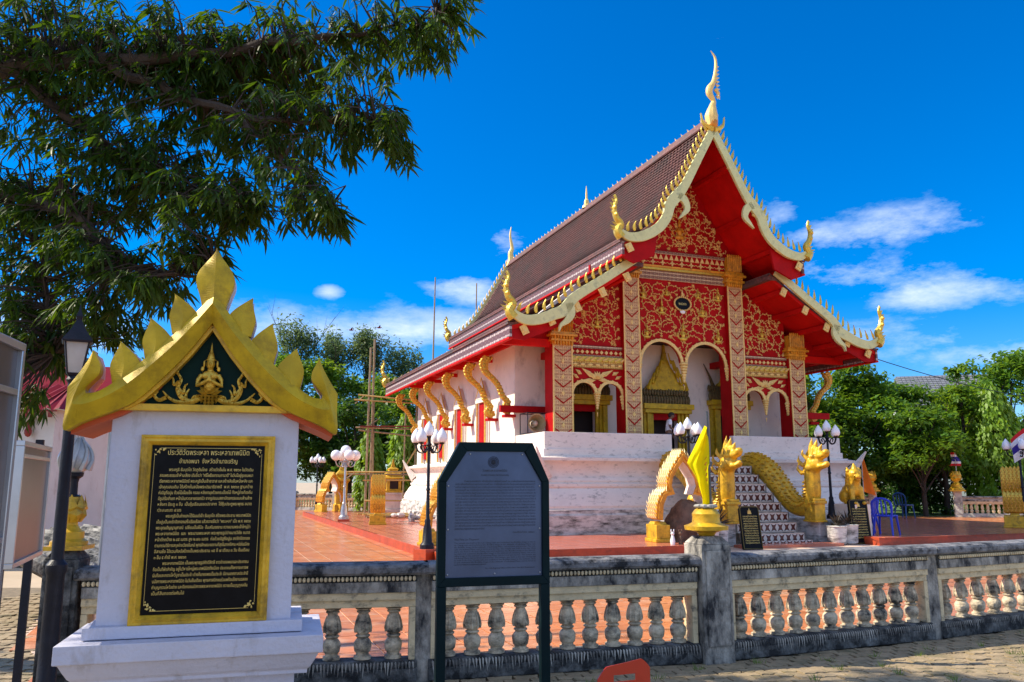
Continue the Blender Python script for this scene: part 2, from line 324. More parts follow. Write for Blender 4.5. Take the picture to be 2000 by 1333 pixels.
# court behind it: slab of polished tiles
cs = MB(); hullp = [(-3.6, 6.75)] + BP[1:] + [(26, 19), (34, 31.5), (-8, 51), (-27, 57), (-11.5, 24), (-5.2, 9)]
cs.prism(hullp, -.025, -.012, 'z'); court = tag(cs.build('courtyard', grout), kind='structure')
# lawn and trees ground beyond
lw = MB(); lw.add([tuple(T2W(-40, 23.5, -.016)), tuple(T2W(12, 23.5, -.016)), tuple(T2W(14, 9.3, -.016)), tuple(T2W(60, 9.3, -.016)), tuple(T2W(60, 90, -.016)), tuple(T2W(-40, 90, -.016))], [(0, 1, 2, 3, 4, 5)])
tag(lw.build('lawn', mat('short lawn', (.07, .13, .02), .9, 0, .35, 3, .4, 30)), kind='structure')

def tile_field(parent, M, x0, x1, y0, y1, s, z, h, m, inside, nmax=260, gap=.009, keep=lambda p: True, loose='tile'):
    """square tiles: nearest visible ones are single objects, the rest one joined sheet"""
    me = MB().box(-s / 2 + gap, s / 2 - gap, -s / 2 + gap, s / 2 - gap, 0, h).mesh(loose, bevel=0); me.materials.append(m)
    cand = []
    for i in range(int((x1 - x0) / s)):
        for j in range(int((y1 - y0) / s)):
            p = M @ Vector((x0 + (i + .5) * s, y0 + (j + .5) * s, z))
            if inside(p): cand.append((p.y if keep(p) else p.y + 1000, i, j, p))
    cand.sort(key=lambda c: c[0]); inv = parent.matrix_world.inverted() if parent else Matrix()
    rest = MB(); R3 = M.to_3x3().to_4x4()
    for n, (k, i, j, p) in enumerate(cand):
        t = Matrix.Rotation(random.gauss(0, .0022), 4, 'X') @ Matrix.Rotation(random.gauss(0, .0022), 4, 'Y')
        if n < nmax and k < 1000:
            o = link(loose, me, parent); o.matrix_local = inv @ Matrix.Translation(p) @ R3 @ t
        else: rest.add([(-s / 2 + gap, -s / 2 + gap, h), (s / 2 - gap, -s / 2 + gap, h), (s / 2 - gap, s / 2 - gap, h), (-s / 2 + gap, s / 2 - gap, h)], [(0, 1, 2, 3)], inv @ Matrix.Translation(p) @ R3 @ t)
    if rest.v: tag(rest.build('paving_tiles', m, parent), kind='stuff')
def in_poly(p, poly):
    c = False; n = len(poly)
    for i in range(n):
        (x1, y1), (x2, y2) = poly[i], poly[(i + 1) % n]
        if (y1 > p[1]) != (y2 > p[1]) and p[0] < (x2 - x1) * (p[1] - y1) / (y2 - y1) + x1: c = not c
    return c
inview = lambda p: abs(p.x) < p.y * .66 + .3
def court_in(p):
    l = T2M.inverted() @ p
    return in_poly((p.x, p.y), hullp) and not (-9.4 < l.x < 12.6 and -4.1 < l.y < 20) and p.y < 53
CT = Matrix.Rotation(TA - radians(12), 4, 'Z')
tile_field(court, T2M, -34, 22, -14, 40, .42, -.012, .012, terr, court_in, 290, keep=inview)

# raised terrace round the temple (two wings and the back), red edge, pink tiles
pl = MB(M=T2M); PH = .2
for (a, b, c, d) in ((-9.4, -2.75, -4.0, .8), (2.3, 12.4, -3.45, .8), (-9.4, 12.4, .8, 20.2)): pl.box(a, b, c, d, -.02, PH - .012)
terrace = tag(pl.build('terrace', redstep), kind='structure')
def terr_in(p):
    l = T2M.inverted() @ p
    if -5.6 < l.x < 5.6 and .3 < l.y < 15.8: return False
    if l.y < .9: return (-9.35 < l.x < -2.8 and l.y > -3.95) or (2.35 < l.x < 12.3 and l.y > -3.4)
    return -9.35 < l.x < 12.3 and l.y < 20.1
tile_field(terrace, T2M, -9.4, 12.4, -4.0, 20.2, .42, PH - .012, .012, terrplat, terr_in, 200, keep=inview)

# foreground path of wavy interlocking pavers
path = tag(MB().add([(-9, -3, -.022), (14, -3, -.022), (14, 13, -.022), (-9, 13, -.022)], [(0, 1, 2, 3)]).build('path', sand), kind='structure')
pav = []
for k in range(12):
    t = k / 12; pav.append((t * .22 - .11, -.052 + .012 * sin(t * 2 * pi * 2)))
for k in range(12, -1, -1):
    t = k / 12; pav.append((t * .22 - .11, .052 + .012 * sin(t * 2 * pi * 2)))
pm = MB().prism(pav, -.05, 0, 'z').mesh('paver'); pm.materials.append(paver)
cand = []
def front_of(p):
    for (a, b) in zip(BP[:-1], BP[1:]):
        if a[0] <= p[0] < b[0] or (a is BP[0] and p[0] < a[0]) or (b is BP[-1] and p[0] > a[0]):
            return p[1] < a[1] + (b[1] - a[1]) * (p[0] - a[0]) / (b[0] - a[0]) - .12 if p[0] > BP[0][0] else True
    return True
R17 = Matrix.Rotation(radians(17), 4, 'Z')
for i in range(-36, 60):
    for j in range(-20, 140):
        p = R17 @ Vector((i * .226 + (.113 if j % 2 else 0), j * .112, 0)); p.x += -1
        if p.y < 2 or p.y > 12.4 or p.x < -7 or p.x > 9 or not front_of(p) or in_poly((p.x, p.y), hullp): continue
        vis = (p.x > .2 and p.y > 6.3 and p.x < p.y * .63) or (p.x < -2.6 and p.y > 5.2 and p.x > -p.y * .64)
        cand.append((0 if vis else 1, p.y, p.x, p))
cand.sort(key=lambda c: c[:3]); rest = MB()
for n, c in enumerate(cand):
    m4 = Matrix.Translation(c[3] + Vector((0, 0, random.gauss(-.004, .004)))) @ Matrix.Rotation(radians(17) + random.gauss(0, .02), 4, 'Z') @ Matrix.Rotation(random.gauss(0, .012), 4, 'X')
    if n < 295: o = link('paver', pm, path); o.matrix_local = m4
    else: rest.prism(pav[::2], -.03, 0, 'z', m4)
tag(rest.build('worn_pavers', paver, path), kind='stuff')

# ================================================================ TEMPLE
tp = thing('temple', 'red and gold temple hall with tall tiered tiled roof and white plinth', 'temple', TO, TA)
def mirror(pts): return [(-x, z) for x, z in pts]
# ---- plinth
PR = [(.56, .19), (.55, .7), (.5, .74), (.5, .84), (.42, .86), (.44, .94), (.36, 1.12), (.24, 1.34), (.16, 1.42), (.2, 1.46), (.2, 1.53), (.12, 1.56), (.14, 1.62), (.1, 1.68), (.02, 1.72), (.0, 1.8), (.05, 2.0), (.16, 2.12), (.26, 2.16), (.27, 2.24), (.12, 2.27), (.12, 2.3)]
def plinth(prof, x0, x1, y0, y1, name, m, notch=None):
    b = MB(); vs = []
    for (o, z) in prof: vs += [(x0 - o, y0 - o, z), (x1 + o, y0 - o, z), (x1 + o, y1 + o, z), (x0 - o, y1 + o, z)]
    n = len(prof); fs = [(j * 4 + i, j * 4 + (i + 1) % 4, j * 4 + 4 + (i + 1) % 4, j * 4 + 4 + i) for j in range(n - 1) for i in range(4)] + [tuple(range(4))[::-1], tuple((n - 1) * 4 + i for i in range(4))]
    b.add(vs, fs); return b.build(name, m, tp, True, angle=.5)
plinth(PR[3:], -5.15, 5.0, .6, 15.3, 'plinth', whitebase)
plinth(PR[:4], -5.15, 5.0, .6, 15.3, 'plinth_foot', whitegrime)
for sx, sy, x, y in ((-1, -1, -5.15, .6), (1, -1, 5.0, .6), (-1, 1, -5.15, 15.3)):   # upturned corner horns
    h = MB(); q = spline([(.05, 1.72), (.2, 1.95), (.34, 2.2), (.5, 2.52)], 4); pts = [(x + sx * o, y + sy * o, z) for o, z in q]
    h.tube(pts, [.2 * (1 - i / len(pts)) + .01 for i in range(len(pts))], 4); h.build('corner_horn', whitebase, tp)
# parapets of the porch
pz0, pz1 = 2.3, 2.95
for side in (-1, 1):
    X0, X1 = (-5.2, -1.18) if side < 0 else (.95, 4.95); b = MB()
    b.box(X0, X1, .6, .82, pz0, pz1); xo = X0 if side < 0 else X1 - .2; b.box(xo, xo + .2, .822, 2.85, pz0, pz1 - .002)
    b.build('porch_parapet', whitebase, tp, bevel=.02)
    c = MB(); c.box(X0 - .05, X1 + .04, .55, .6, 2.3, 2.48); c.build('parapet_band', whitebase, tp, bevel=.015)
# ---- hall walls, openings
WH = 6.1
b = MB(); b.box(-5.2, -4.95, 3.1, 15, 2.3, 5.9); b.build('side_wall', white, tp)
b = MB(); b.box(4.95, 5.2, 3.1, 15, 2.3, 5.9); b.build('side_wall', white, tp)
b = MB(); b.box(-4.95, 4.95, 14.8, 15, 2.3, 5.9); b.prism([(-4.9, 5.902), (4.9, 5.902), (2.6, 7.9), (.05, 11.6), (-.05, 11.6), (-2.6, 7.9)], 14.8, 15); b.build('rear_wall', white, tp)
b = MB()
for (x0, x1, z0, z1) in ((-5.2, -3.3, 2.3, WH), (-2.5, -.5, 2.3, WH), (.45, 2.05, 2.3, WH), (2.75, 5.2, 2.3, WH), (-3.3, -2.5, 4.1, WH), (2.05, 2.75, 4.1, WH), (-.5, .45, 3.6, WH)): b.box(x0, x1, 2.9, 3.1, z0, z1)
b.prism([(-5.2, WH), (5.2, WH), (3, 7.9), (.05, 11.6), (-.05, 11.6), (-3, 7.9)], 2.9, 3.1); b.build('porch_rear_wall', white, tp)
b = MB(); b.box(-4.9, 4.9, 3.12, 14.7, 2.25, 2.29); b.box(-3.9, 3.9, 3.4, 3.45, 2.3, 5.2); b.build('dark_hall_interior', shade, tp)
b = MB(); b.box(-4.95, 4.95, .82, 3.12, 2.31, 2.33); b.build('porch_floor', terrplat, tp)
# gilded door surrounds on the porch wall
def surround(cx, w0, ztop, big):
    d = MB(); y = 2.9
    for s in (-1, 1):
        for k, (o, dd) in enumerate(((.0, .1), (.1, .16), (.2, .22), (.29, .16))): d.box(cx + s * (w0 + o) - .045, cx + s * (w0 + o) + .045, y - dd, y - .001, 2.33, ztop + .2)
    d.box(cx - w0 - .36, cx + w0 + .36, y - .3, y - .002, ztop + .2, ztop + .33); d.box(cx - w0 - .42, cx + w0 + .42, y - .36, y - .003, ztop + .33, ztop + .5)
    o = d.build('door_surround', golddark, tp, bevel=.012)
    l = MB(); l.box(cx - w0, cx + w0, y - .05, y + .1, ztop, ztop + .2); l.build('red_lintel', red, o)
    e = MB()
    for k in range(int((w0 + .45) * 2 / .1)):
        x = cx - w0 - .45 + k * .1; hh = .3 + .12 * random.random(); e.ball((x, y - .28, ztop + .62), (.07, .07, .16), 6); e.ball((x, y - .22, ztop + .84 + .05 * random.random()), (.06, .06, .13), 6)
    e.build('carved_cornice', mat('dark aged gilding', (.11, .08, .025), .6, .2, .5, 14, .6, 50), o)
    s2 = MB(); top = ztop + .95
    prof = [(.75 * big, 0), (.62 * big, .18), (.42 * big, .3), (.36 * big, .55), (.2 * big, .75), (.1 * big, 1.0), (.04, 1.25), (.015, 1.6)]
    for k, (r, z) in enumerate(prof[:-1]):
        r2, z2 = prof[k + 1]; s2.prism([(cx - r, top + z * big), (cx + r, top + z * big), (cx + r2, top + z2 * big), (cx - r2, top + z2 * big)], y - .24 + k * .02, y - .004 - k * .001)
    for s in (-1, 1):
        for k in range(4):
            pp = spline([(cx + s * (.72 - k * .14) * big, top + k * .22 * big), (cx + s * (.62 - k * .14) * big, top + (k * .22 + .3) * big), (cx + s * (.5 - k * .12) * big, top + (k * .22 + .2) * big), (cx + s * (.34 - k * .1) * big, top + (k * .22 + .55) * big)], 4)
            s2.tube([(a, y - .28, b_) for a, b_ in pp], [.05 * (1 - i / len(pp)) + .012 for i in range(len(pp))], 5)
    s2.build('carved_spire', golddark, o)
surround(-.02, .5, 3.55, 1.0); surround(-2.9, .42, 3.75, .55); surround(2.4, .38, 3.75, .62)
for s in (-1, 1):   # dark carved horns of the surrounds
    for cx in (-2.9, 2.4):
        h = MB(); pp = spline([(cx + s * .45, 4.5), (cx + s * .62, 4.75), (cx + s * .74, 5.05), (cx + s * .95, 5.45)], 4)
        h.tube([(a, 2.76, b_) for a, b_ in pp], [.12 * (1 - i / len(pp)) + .01 for i in range(len(pp))], 5, flat=.5); h.build('carved_horn', MATS['dark aged gilding'], tp)
b = MB(); b.box(-5.7, -4.15, 2.76, 2.9, 3.64, 3.84); b.build('tie_beam', red, tp); b = MB(); b.box(4.3, 5.6, 1.7, 1.85, 3.64, 3.84); b.build('tie_beam', red, tp)

# ---- windows of the side wall
WY = [5.75, 8.35, 10.75, 13.2]
for s, X in ((-1, -5.2), (1, 5.2)):
    for wy in WY:
        f = MB()
        for (o, h, dd) in ((.56, 4.28, .05), (.48, 4.2, .11)):
            f.box(X, X + s * dd, wy - o, wy - .36, 2.34, h) if s > 0 else f.box(X - dd, X, wy - o, wy - .36, 2.34, h)
            f.box(X, X + s * dd, wy + .36, wy + o, 2.34, h) if s > 0 else f.box(X - dd, X, wy + .36, wy + o, 2.34, h)
        a, c = sorted((X, X + s * .14)); f.box(a, c, wy - .6, wy + .6, 4.2, 4.32)
        f.prism([(wy - .6, 4.33), (wy + .6, 4.33), (wy + .3, 4.6), (wy, 4.95), (wy - .3, 4.6)], a, c, 'x'); wo = f.build('window', white, tp, bevel=.01)
        g2 = MB()
        for q in (-.42, .42): g2.box(X + s * .0 if s > 0 else X - .15, X + s * .15 if s > 0 else X, wy + q - .03, wy + q + .03, 2.34, 4.2)
        g2.tube([(X + s * .12, wy - .58, 4.34), (X + s * .13, wy - .3, 4.62), (X + s * .13, wy, 5.05)], [.03, .03, .01], 5); g2.tube([(X + s * .12, wy + .58, 4.34), (X + s * .13, wy + .3, 4.62), (X + s * .13, wy, 5.05)], [.03, .03, .01], 5)
        g2.build('gilt_moulding', goldbright, wo)
        for q in (-1, 1):
            sh = MB(); a, c = sorted((X + s * .02, X + s * .07)); y0, y1 = sorted((wy + q * .005, wy + q * .36)); sh.box(a, c, y0, y1, 2.5, 4.19); sh.build('shutter', red, wo, bevel=.01)

# ---- naga brackets under the eaves
def bracket(X, s, y, name='eave_bracket', rot=None):
    q = spline([(.86, 5.28), (.98, 5.1), (.92, 4.85), (.66, 4.62), (.5, 4.42), (.38, 4.15), (.22, 3.96), (.3, 3.76), (.12, 3.68)], 5)
    wd = [.26, .25, .18, .15, .13, .13, .16, .22, .27]; n = len(q); W = [float(np.interp(i / (n - 1) * 8, range(9), wd)) for i in range(n)]
    M = Matrix.Translation((X, y, 0)) @ (Matrix.Rotation(rot, 4, 'Z') if rot is not None else (Matrix.Rotation(pi, 4, 'Z') if s < 0 else Matrix()))
    b = MB(M=M); band(b, q, W, -.07, .07); o = b.build(name, goldsat, tp, bevel=.015)
    f = MB(M=M); q2 = [(x + .09 * (1 if i < n / 2 else -.4), z + .02) for i, (x, z) in enumerate(q)]
    for i in range(0, n - 2, 2):
        x, z = q[i]; r = W[i] * .5
        for sg in (-1, 1): f.ball((x + sg * r * .9, 0, z), (.05, .085, .06), 6); f.ball((x, sg * .07, z), (.06, .03, .05), 6)
    f.build('bracket_carving', figgold, o)
    t = MB(M=M); t.box(.0, .34, -.16, .16, 3.5, 3.58); t.build('bracket_shelf', red, o)
for y in (4.55, 7.1, 9.65, 12.0, 14.5): bracket(-5.2, -1, y); bracket(5.2, 1, y)
bracket(-5.2, -1, 2.95); bracket(5.2, 1, 2.3)

# ---- roofs
U0, U1 = -.32, 17.3; L0, L1 = .22, 16.4
UP = spline([(.02, 12.42), (.66, 11.28), (1.3, 10.2), (1.9, 9.3), (2.45, 8.75), (3.14, 8.33)], 3)
LO = spline([(2.3, 8.02), (3.4, 7.3), (4.5, 6.62), (5.4, 6.15), (6.34, 5.84)], 3)
def roofslab(P, y0, y1, s, nm, m, dz0, dz1):
    top = [(s * x, z - dz0) for x, z in P]; bot = [(s * x, z - dz1) for x, z in P][::-1]
    b = MB(); n = len(top); al = top + bot
    for i in range(n - 1): b.prism([top[i], top[i + 1], bot[n - 2 - i], bot[n - 1 - i]], y0, y1)
    return b.build(nm, m, tp)
tile = [(-.46, 0, .0), (.46, 0, .0), (.46, .75, .035), (0, 1.12, .045), (-.46, .75, .035)]
def tiles(P, y0, y1, s, row=.17, wd=.2):
    b = MB(); ds = [0]
    for i in range(1, len(P)): ds.append(ds[-1] + sqrt((P[i][0] - P[i - 1][0]) ** 2 + (P[i][1] - P[i - 1][1]) ** 2))
    n = int(ds[-1] / row); m_y = int((y1 - y0) / wd)
    for r in range(n):
        d = r * row; x = np.interp(d, ds, [p[0] for p in P]); z = np.interp(d, ds, [p[1] for p in P]); x2 = np.interp(d + row, ds, [p[0] for p in P]); z2 = np.interp(d + row, ds, [p[1] for p in P])
        tx, tz = (x2 - x) / row, (z2 - z) / row; l = sqrt(tx * tx + tz * tz) or 1; tx /= l; tz /= l; nx, nz = -tz, tx
        for k in range(m_y):
            yy = y0 + (k + .5 + (.5 if r % 2 else 0)) * wd
            if yy > y1 - wd * .4: continue
            j = random.gauss(0, .003); vs = [(s * (x + tx * b_ * row * 1.15 + nx * (h + .006 + j + b_ * .012)), yy + a * wd * .96, z + tz * b_ * row * 1.15 + nz * (h + .006 + j + b_ * .012)) for a, b_, h in tile]
            b.add(vs, [(0, 1, 2, 3, 4)] if s > 0 else [(4, 3, 2, 1, 0)])
    return tag(b.build('roof_tiles', maroon, tp), kind='stuff')
for s in (-1, 1):
    roofslab(UP, U0, U1, s, 'roof_deck', maroon, .0, .08); roofslab(UP, U0 + .01, U1 - .01, s, 'soffit', redlit, .082, .2)
    roofslab(LO, L0, L1, s, 'roof_deck', maroon, .0, .08); roofslab(LO, L0 + .01, L1 - .01, s, 'soffit', redlit, .082, .2)
    tiles(UP, U0 + .05, U1 - .05, s); tiles(LO, L0 + .05, L1 - .05, s)
    # eave fascias with two mouldings above
    for (X, z0, z1, y0, y1) in ((3.17, 7.93, 8.3, U0 - .02, U1 + .02), (6.37, 5.45, 5.8, L0 - .02, L1 + .02)):
        a, c = sorted((s * X, s * (X - .07))); f = MB(); f.box(a, c, y0, y1, z0, z1); f.build('eave_fascia', fasmos, tp)
        a, c = sorted((s * (X + .05), s * (X - .12))); f = MB(); f.box(a, c, y0, y1, z1 + .002, z1 + .06); f.box(a + .03, c - .03, y0, y1, z1 + .09, z1 + .14); f.build('eave_moulding', maroon, tp)
        a, c = sorted((s * (X + .02), s * (X - .1))); f = MB(); f.box(a, c, y0, y1, z0 - .05, z0 - .002); f.build('eave_edge', redlit, tp)
    # red closing board between tiers
    f = MB(); f.prism([(s * 1.9, 9.0), (s * 3.09, 8.3), (s * 3.09, 7.86), (s * 2.75, 7.72), (s * 2.1, 8.0)], U0 + .04, U0 + .12); f.build('closing_board', red, tp)
    f = MB(); f.prism([(s * 4.7, 6.3), (s * 6.3, 5.78), (s * 6.3, 5.42), (s * 5.9, 5.4), (s * 4.6, 5.95)], L0 + .04, L0 + .1); f.build('closing_board', red, tp)
    f = MB(); a, c = sorted((s * 2.2, s * 3.1)); f.box(a, c, U0 + .5, U1 - .4, 7.78, 7.9); f.build('tier_board', maroon, tp)
    # purlins under the overhang with cream end plates
    for k, (P, y0, y1, xs) in enumerate(((UP, U0 + .05, 2.88, (.62, 1.45, 2.25, 2.95)), (LO, L0 + .05, 2.88, (2.75, 3.55, 4.35, 5.15, 5.95)))):
        for x in xs:
            z = float(np.interp(x, [p[0] for p in P], [p[1] for p in P])) - .2; f = MB(); a, c = sorted((s * (x - .07), s * (x + .07))); f.box(a, c, y0, y1, z - .14, z - .002); o = f.build('purlin', redlit, tp)
            e = MB(); M = Matrix.Translation((s * x, y0 - .1, z - .1)) @ Matrix.Rotation(pi / 4 * .6 * s, 4, 'Y'); e.cbox((0, 0, 0), (.2, .05, .26), M); e.cbox((0, -.035, 0), (.11, .03, .15), M); e.build('purlin_end', cream, o, bevel=.008)
    for yy in (5, 7, 9, 11, 13):
        f = MB(); a, c = sorted((s * 5.2, s * 6.25)); f.box(a, c, yy - .05, yy + .05, 5.45, 5.58); f.build('rafter', redlit, tp)
    f = MB(); a, c = sorted((s * 4.5, s * 6.25)); f.box(a, c, 1.62, 1.8, 5.5, 5.72); f.build('tie_beam', redlit, tp)
    f = MB(); a, c = sorted((s * 5.02, s * 5.3)); f.box(a, c, 2.7, 15.1, 5.72, 5.95); f.build('wall_plate', redlit, tp)
# ---- ridge with crest
b = MB(); b.prism([(-.2, 12.3), (.2, 12.3), (.1, 12.56), (-.1, 12.56)], U0, U1); b.tube([(-.17, U0, 12.3), (-.17, U1, 12.3)], .04, 6); b.build('ridge', maroon, tp)
crest = flame_mesh('ridge_crest', .2, .1, .04, mat('aged gold crest', (.42, .3, .12), .5, .1, .3, 9), .6)
n = 46
for i in range(n):
    o = link('ridge_crest', crest, tp, (0, U0 + .5 + i * (U1 - U0 - 1) / (n - 1), 12.54), (0, 0, pi / 2))
b = MB(); b.lathe([(.2, 0), (.17, .1), (.11, .16), (.1, .32), (.05, .4), (.04, .65), (.01, .95)], (0, 8.4, 12.5), 8); b.build('ridge_spire', cream, tp)

# ---- bargeboards
def bargeboard(paths, y, s, fl_len=.34, tilt=0):
    o = None
    for k, (pt, w) in enumerate(paths):
        q = spline(pt, 5); q = [(s * x, z) for x, z in q]; wd = [float(np.interp(i / (len(q) - 1), np.linspace(0, 1, len(w)), w)) for i in range(len(q))]
        b = MB(); band(b, q, wd, y - .1, y)
        e = b.build('bargeboard' if o is None else 'bargeboard_scroll', pale, tp if o is None else o, bevel=.02); o = o or e
    return o
upb = [([(.0, 12.14), (.55, 11.16), (1.06, 10.24), (1.36, 9.86), (1.6, 9.56), (1.72, 9.18), (2.0, 8.82), (2.5, 8.52), (2.95, 8.44), (3.24, 8.56)], [.24, .25, .27, .34, .34, .3, .3, .3, .26, .18]),
       ([(1.32, 9.9), (1.1, 9.76), (1.02, 9.5), (1.18, 9.3), (1.32, 9.16)], [.26, .24, .18, .1, .02])]
lob = [([(2.42, 8.04), (3.45, 7.34), (4.45, 6.68), (4.8, 6.28), (5.1, 6.14), (5.5, 5.98), (5.9, 5.92), (6.2, 6.02), (6.36, 6.18)], [.25, .26, .28, .34, .32, .3, .28, .24, .16]),
       ([(4.66, 6.5), (4.6, 6.2), (4.72, 5.98), (4.9, 5.84), (4.96, 5.66)], [.28, .26, .18, .1, .02])]
fl = flame_mesh('flame', .3, .115, .05, goldbright, .6); flL = flame_mesh('flame', .3, .115, .05, goldbright, -.6)
fc = flame_mesh('flame', .3, .15, .06, cream, .55); fcL = flame_mesh('flame', .3, .15, .06, cream, -.55)
def flames(par, P, y, s, n, d0, d1, gy=0, two=(fl, flL)):
    ds = [0]
    for i in range(1, len(P)): ds.append(ds[-1] + sqrt((P[i][0] - P[i - 1][0]) ** 2 + (P[i][1] - P[i - 1][1]) ** 2))
    for i in range(n):
        d = d0 + (ds[-1] - d0 - d1) * i / (n - 1); x = float(np.interp(d, ds, [p[0] for p in P])); z = float(np.interp(d, ds, [p[1] for p in P])); x2 = float(np.interp(d + .05, ds, [p[0] for p in P])); z2 = float(np.interp(d + .05, ds, [p[1] for p in P]))
        a = atan2(z2 - z, x2 - x)   # slope down negative
        link('flame', (two[1] if s > 0 else two[0]), par, (s * x, y, z), (0, -s * (a * .55), 0))
def finial(par, x, z, y, s, m=goldbright, h=1.1):
    """upturned naga-tail finial at an eave corner"""
    pts = spline([(0, -.1), (.12, .08), (.02, .3), (.16, .5), (.22, .78), (.14, 1.02), (.18, 1.2)], 4); n = len(pts)
    b = MB(); k = h / 1.2; b.tube([(x + s * (a * k), y, z + c * k) for a, c in pts], [(.14 * (1 - i / n) ** .8 + .012) * k for i in range(n)], 7)
    for i in range(2, n - 3, 2):
        a, c = pts[i]; b.add([(x + s * (a * k + .02), y - .03, z + c * k), (x + s * (a * k + .24 * k * (1 - i / n) + .06), y, z + c * k + .16 * k), (x + s * (a * k + .02), y + .03, z + c * k), (x + s * a * k, y, z + c * k + .14 * k)], [(0, 1, 3), (1, 2, 3), (2, 1, 0)])
    for i in range(1, n - 6, 3):
        a, c = pts[i]; b.ball((x + s * a * k, y - .06, z + c * k), .07 * k, 6)
    return b.build('naga_finial', m, par, True)
for s in (-1, 1):
    a = bargeboard(upb, -.34, s); PU = spline([(.1, 12.3), (.62, 11.32), (1.2, 10.3), (1.62, 9.84), (1.8, 9.4), (2.15, 8.98), (2.6, 8.7), (3.05, 8.6)], 4); flames(a, PU, -.4, s, 22, .25, .05); finial(a, s * 3.22, 8.5, -.4, s, goldbright, 1.15)
    b_ = bargeboard(lob, .14, s); PL = spline([(2.9, 7.9), (3.55, 7.44), (4.5, 6.86), (4.95, 6.44), (5.4, 6.22), (5.85, 6.1), (6.2, 6.15)], 4); flames(b_, PL, .08, s, 15, .1, .05); finial(b_, s * 6.3, 6.05, .08, s, goldbright, 1.2)
    # rear gable
    r = MB(); band(r, [(s * x, z) for x, z in UP], .26, U1, U1 + .1); ro = r.build('rear_bargeboard', pale, tp); flames(ro, [(x, z + .1) for x, z in UP], U1 + .05, s, 20, .2, .1, two=(fc, fcL)); finial(ro, s * 3.15, 8.4, U1, s, goldbright, 1.1)
    r = MB(); band(r, [(s * x, z) for x, z in LO], .26, L1, L1 + .1); ro = r.build('rear_bargeboard', pale, tp); flames(ro, [(x, z + .1) for x, z in LO], L1 + .05, s, 15, .2, .1, two=(fc, fcL)); finial(ro, s * 6.35, 5.95, L1, s, goldbright, 1.1)
def chofa(y, m):
    pts = spline([(.02, 12.3), (.0, 12.62), (.06, 12.95), (.1, 13.12), (-.03, 13.32), (-.02, 13.5), (.12, 13.72), (.2, 14.0), (.25, 14.35), (.22, 14.6), (.08, 14.78)], 4); n = len(pts)
    rad = [.17, .2, .1, .065, .1, .11, .075, .055, .045, .035, .01]; W = [float(np.interp(i / (n - 1) * 10, range(11), rad)) for i in range(n)]
    b = MB(); b.tube([(x, y, z) for x, z in pts], W, 10)
    for z in np.linspace(13.2, 14.2, 9): b.add([(.2 + .05, y, z), (.36, y - .0, z + .1), (.2, y + .03, z + .1), (.2, y - .03, z + .1)], [(0, 1, 3), (0, 2, 1), (1, 2, 3)])
    b.tube([(.16, y, 13.5), (.3, y, 13.42), (.33, y, 13.2)], [.05, .04, .01], 6); o = b.build('roof_finial', m, tp, True)
    c = MB(); c.ball((.02, y, 12.36), (.17, .19, .24), 12); c.build('finial_bulb', mat('orange enamel', (.62, .22, .02), .25, .2, .2, 4), o, True)
    return o
co_ = chofa(-.36, cream)
for s in (-1, 1):
    h = MB(); q = spline([(s * .02, 12.15), (s * .2, 12.2), (s * .36, 12.32), (s * .42, 12.6)], 4); h.tube([(x, -.42, z) for x, z in q], [.09 * (1 - i / len(q)) + .012 for i in range(len(q))], 6); h.build('apex_curl', goldbright, co_, True)
r = MB(); pts = spline([(.0, 12.3), (.05, 12.7), (.02, 13.0), (.1, 13.3), (.0, 13.9), (.05, 14.4)], 4); r.tube([(x, U1, z) for x, z in pts], [.2 * (1 - i / len(pts)) + .01 for i in range(len(pts))], 8); r.build('roof_finial', cream, tp, True)

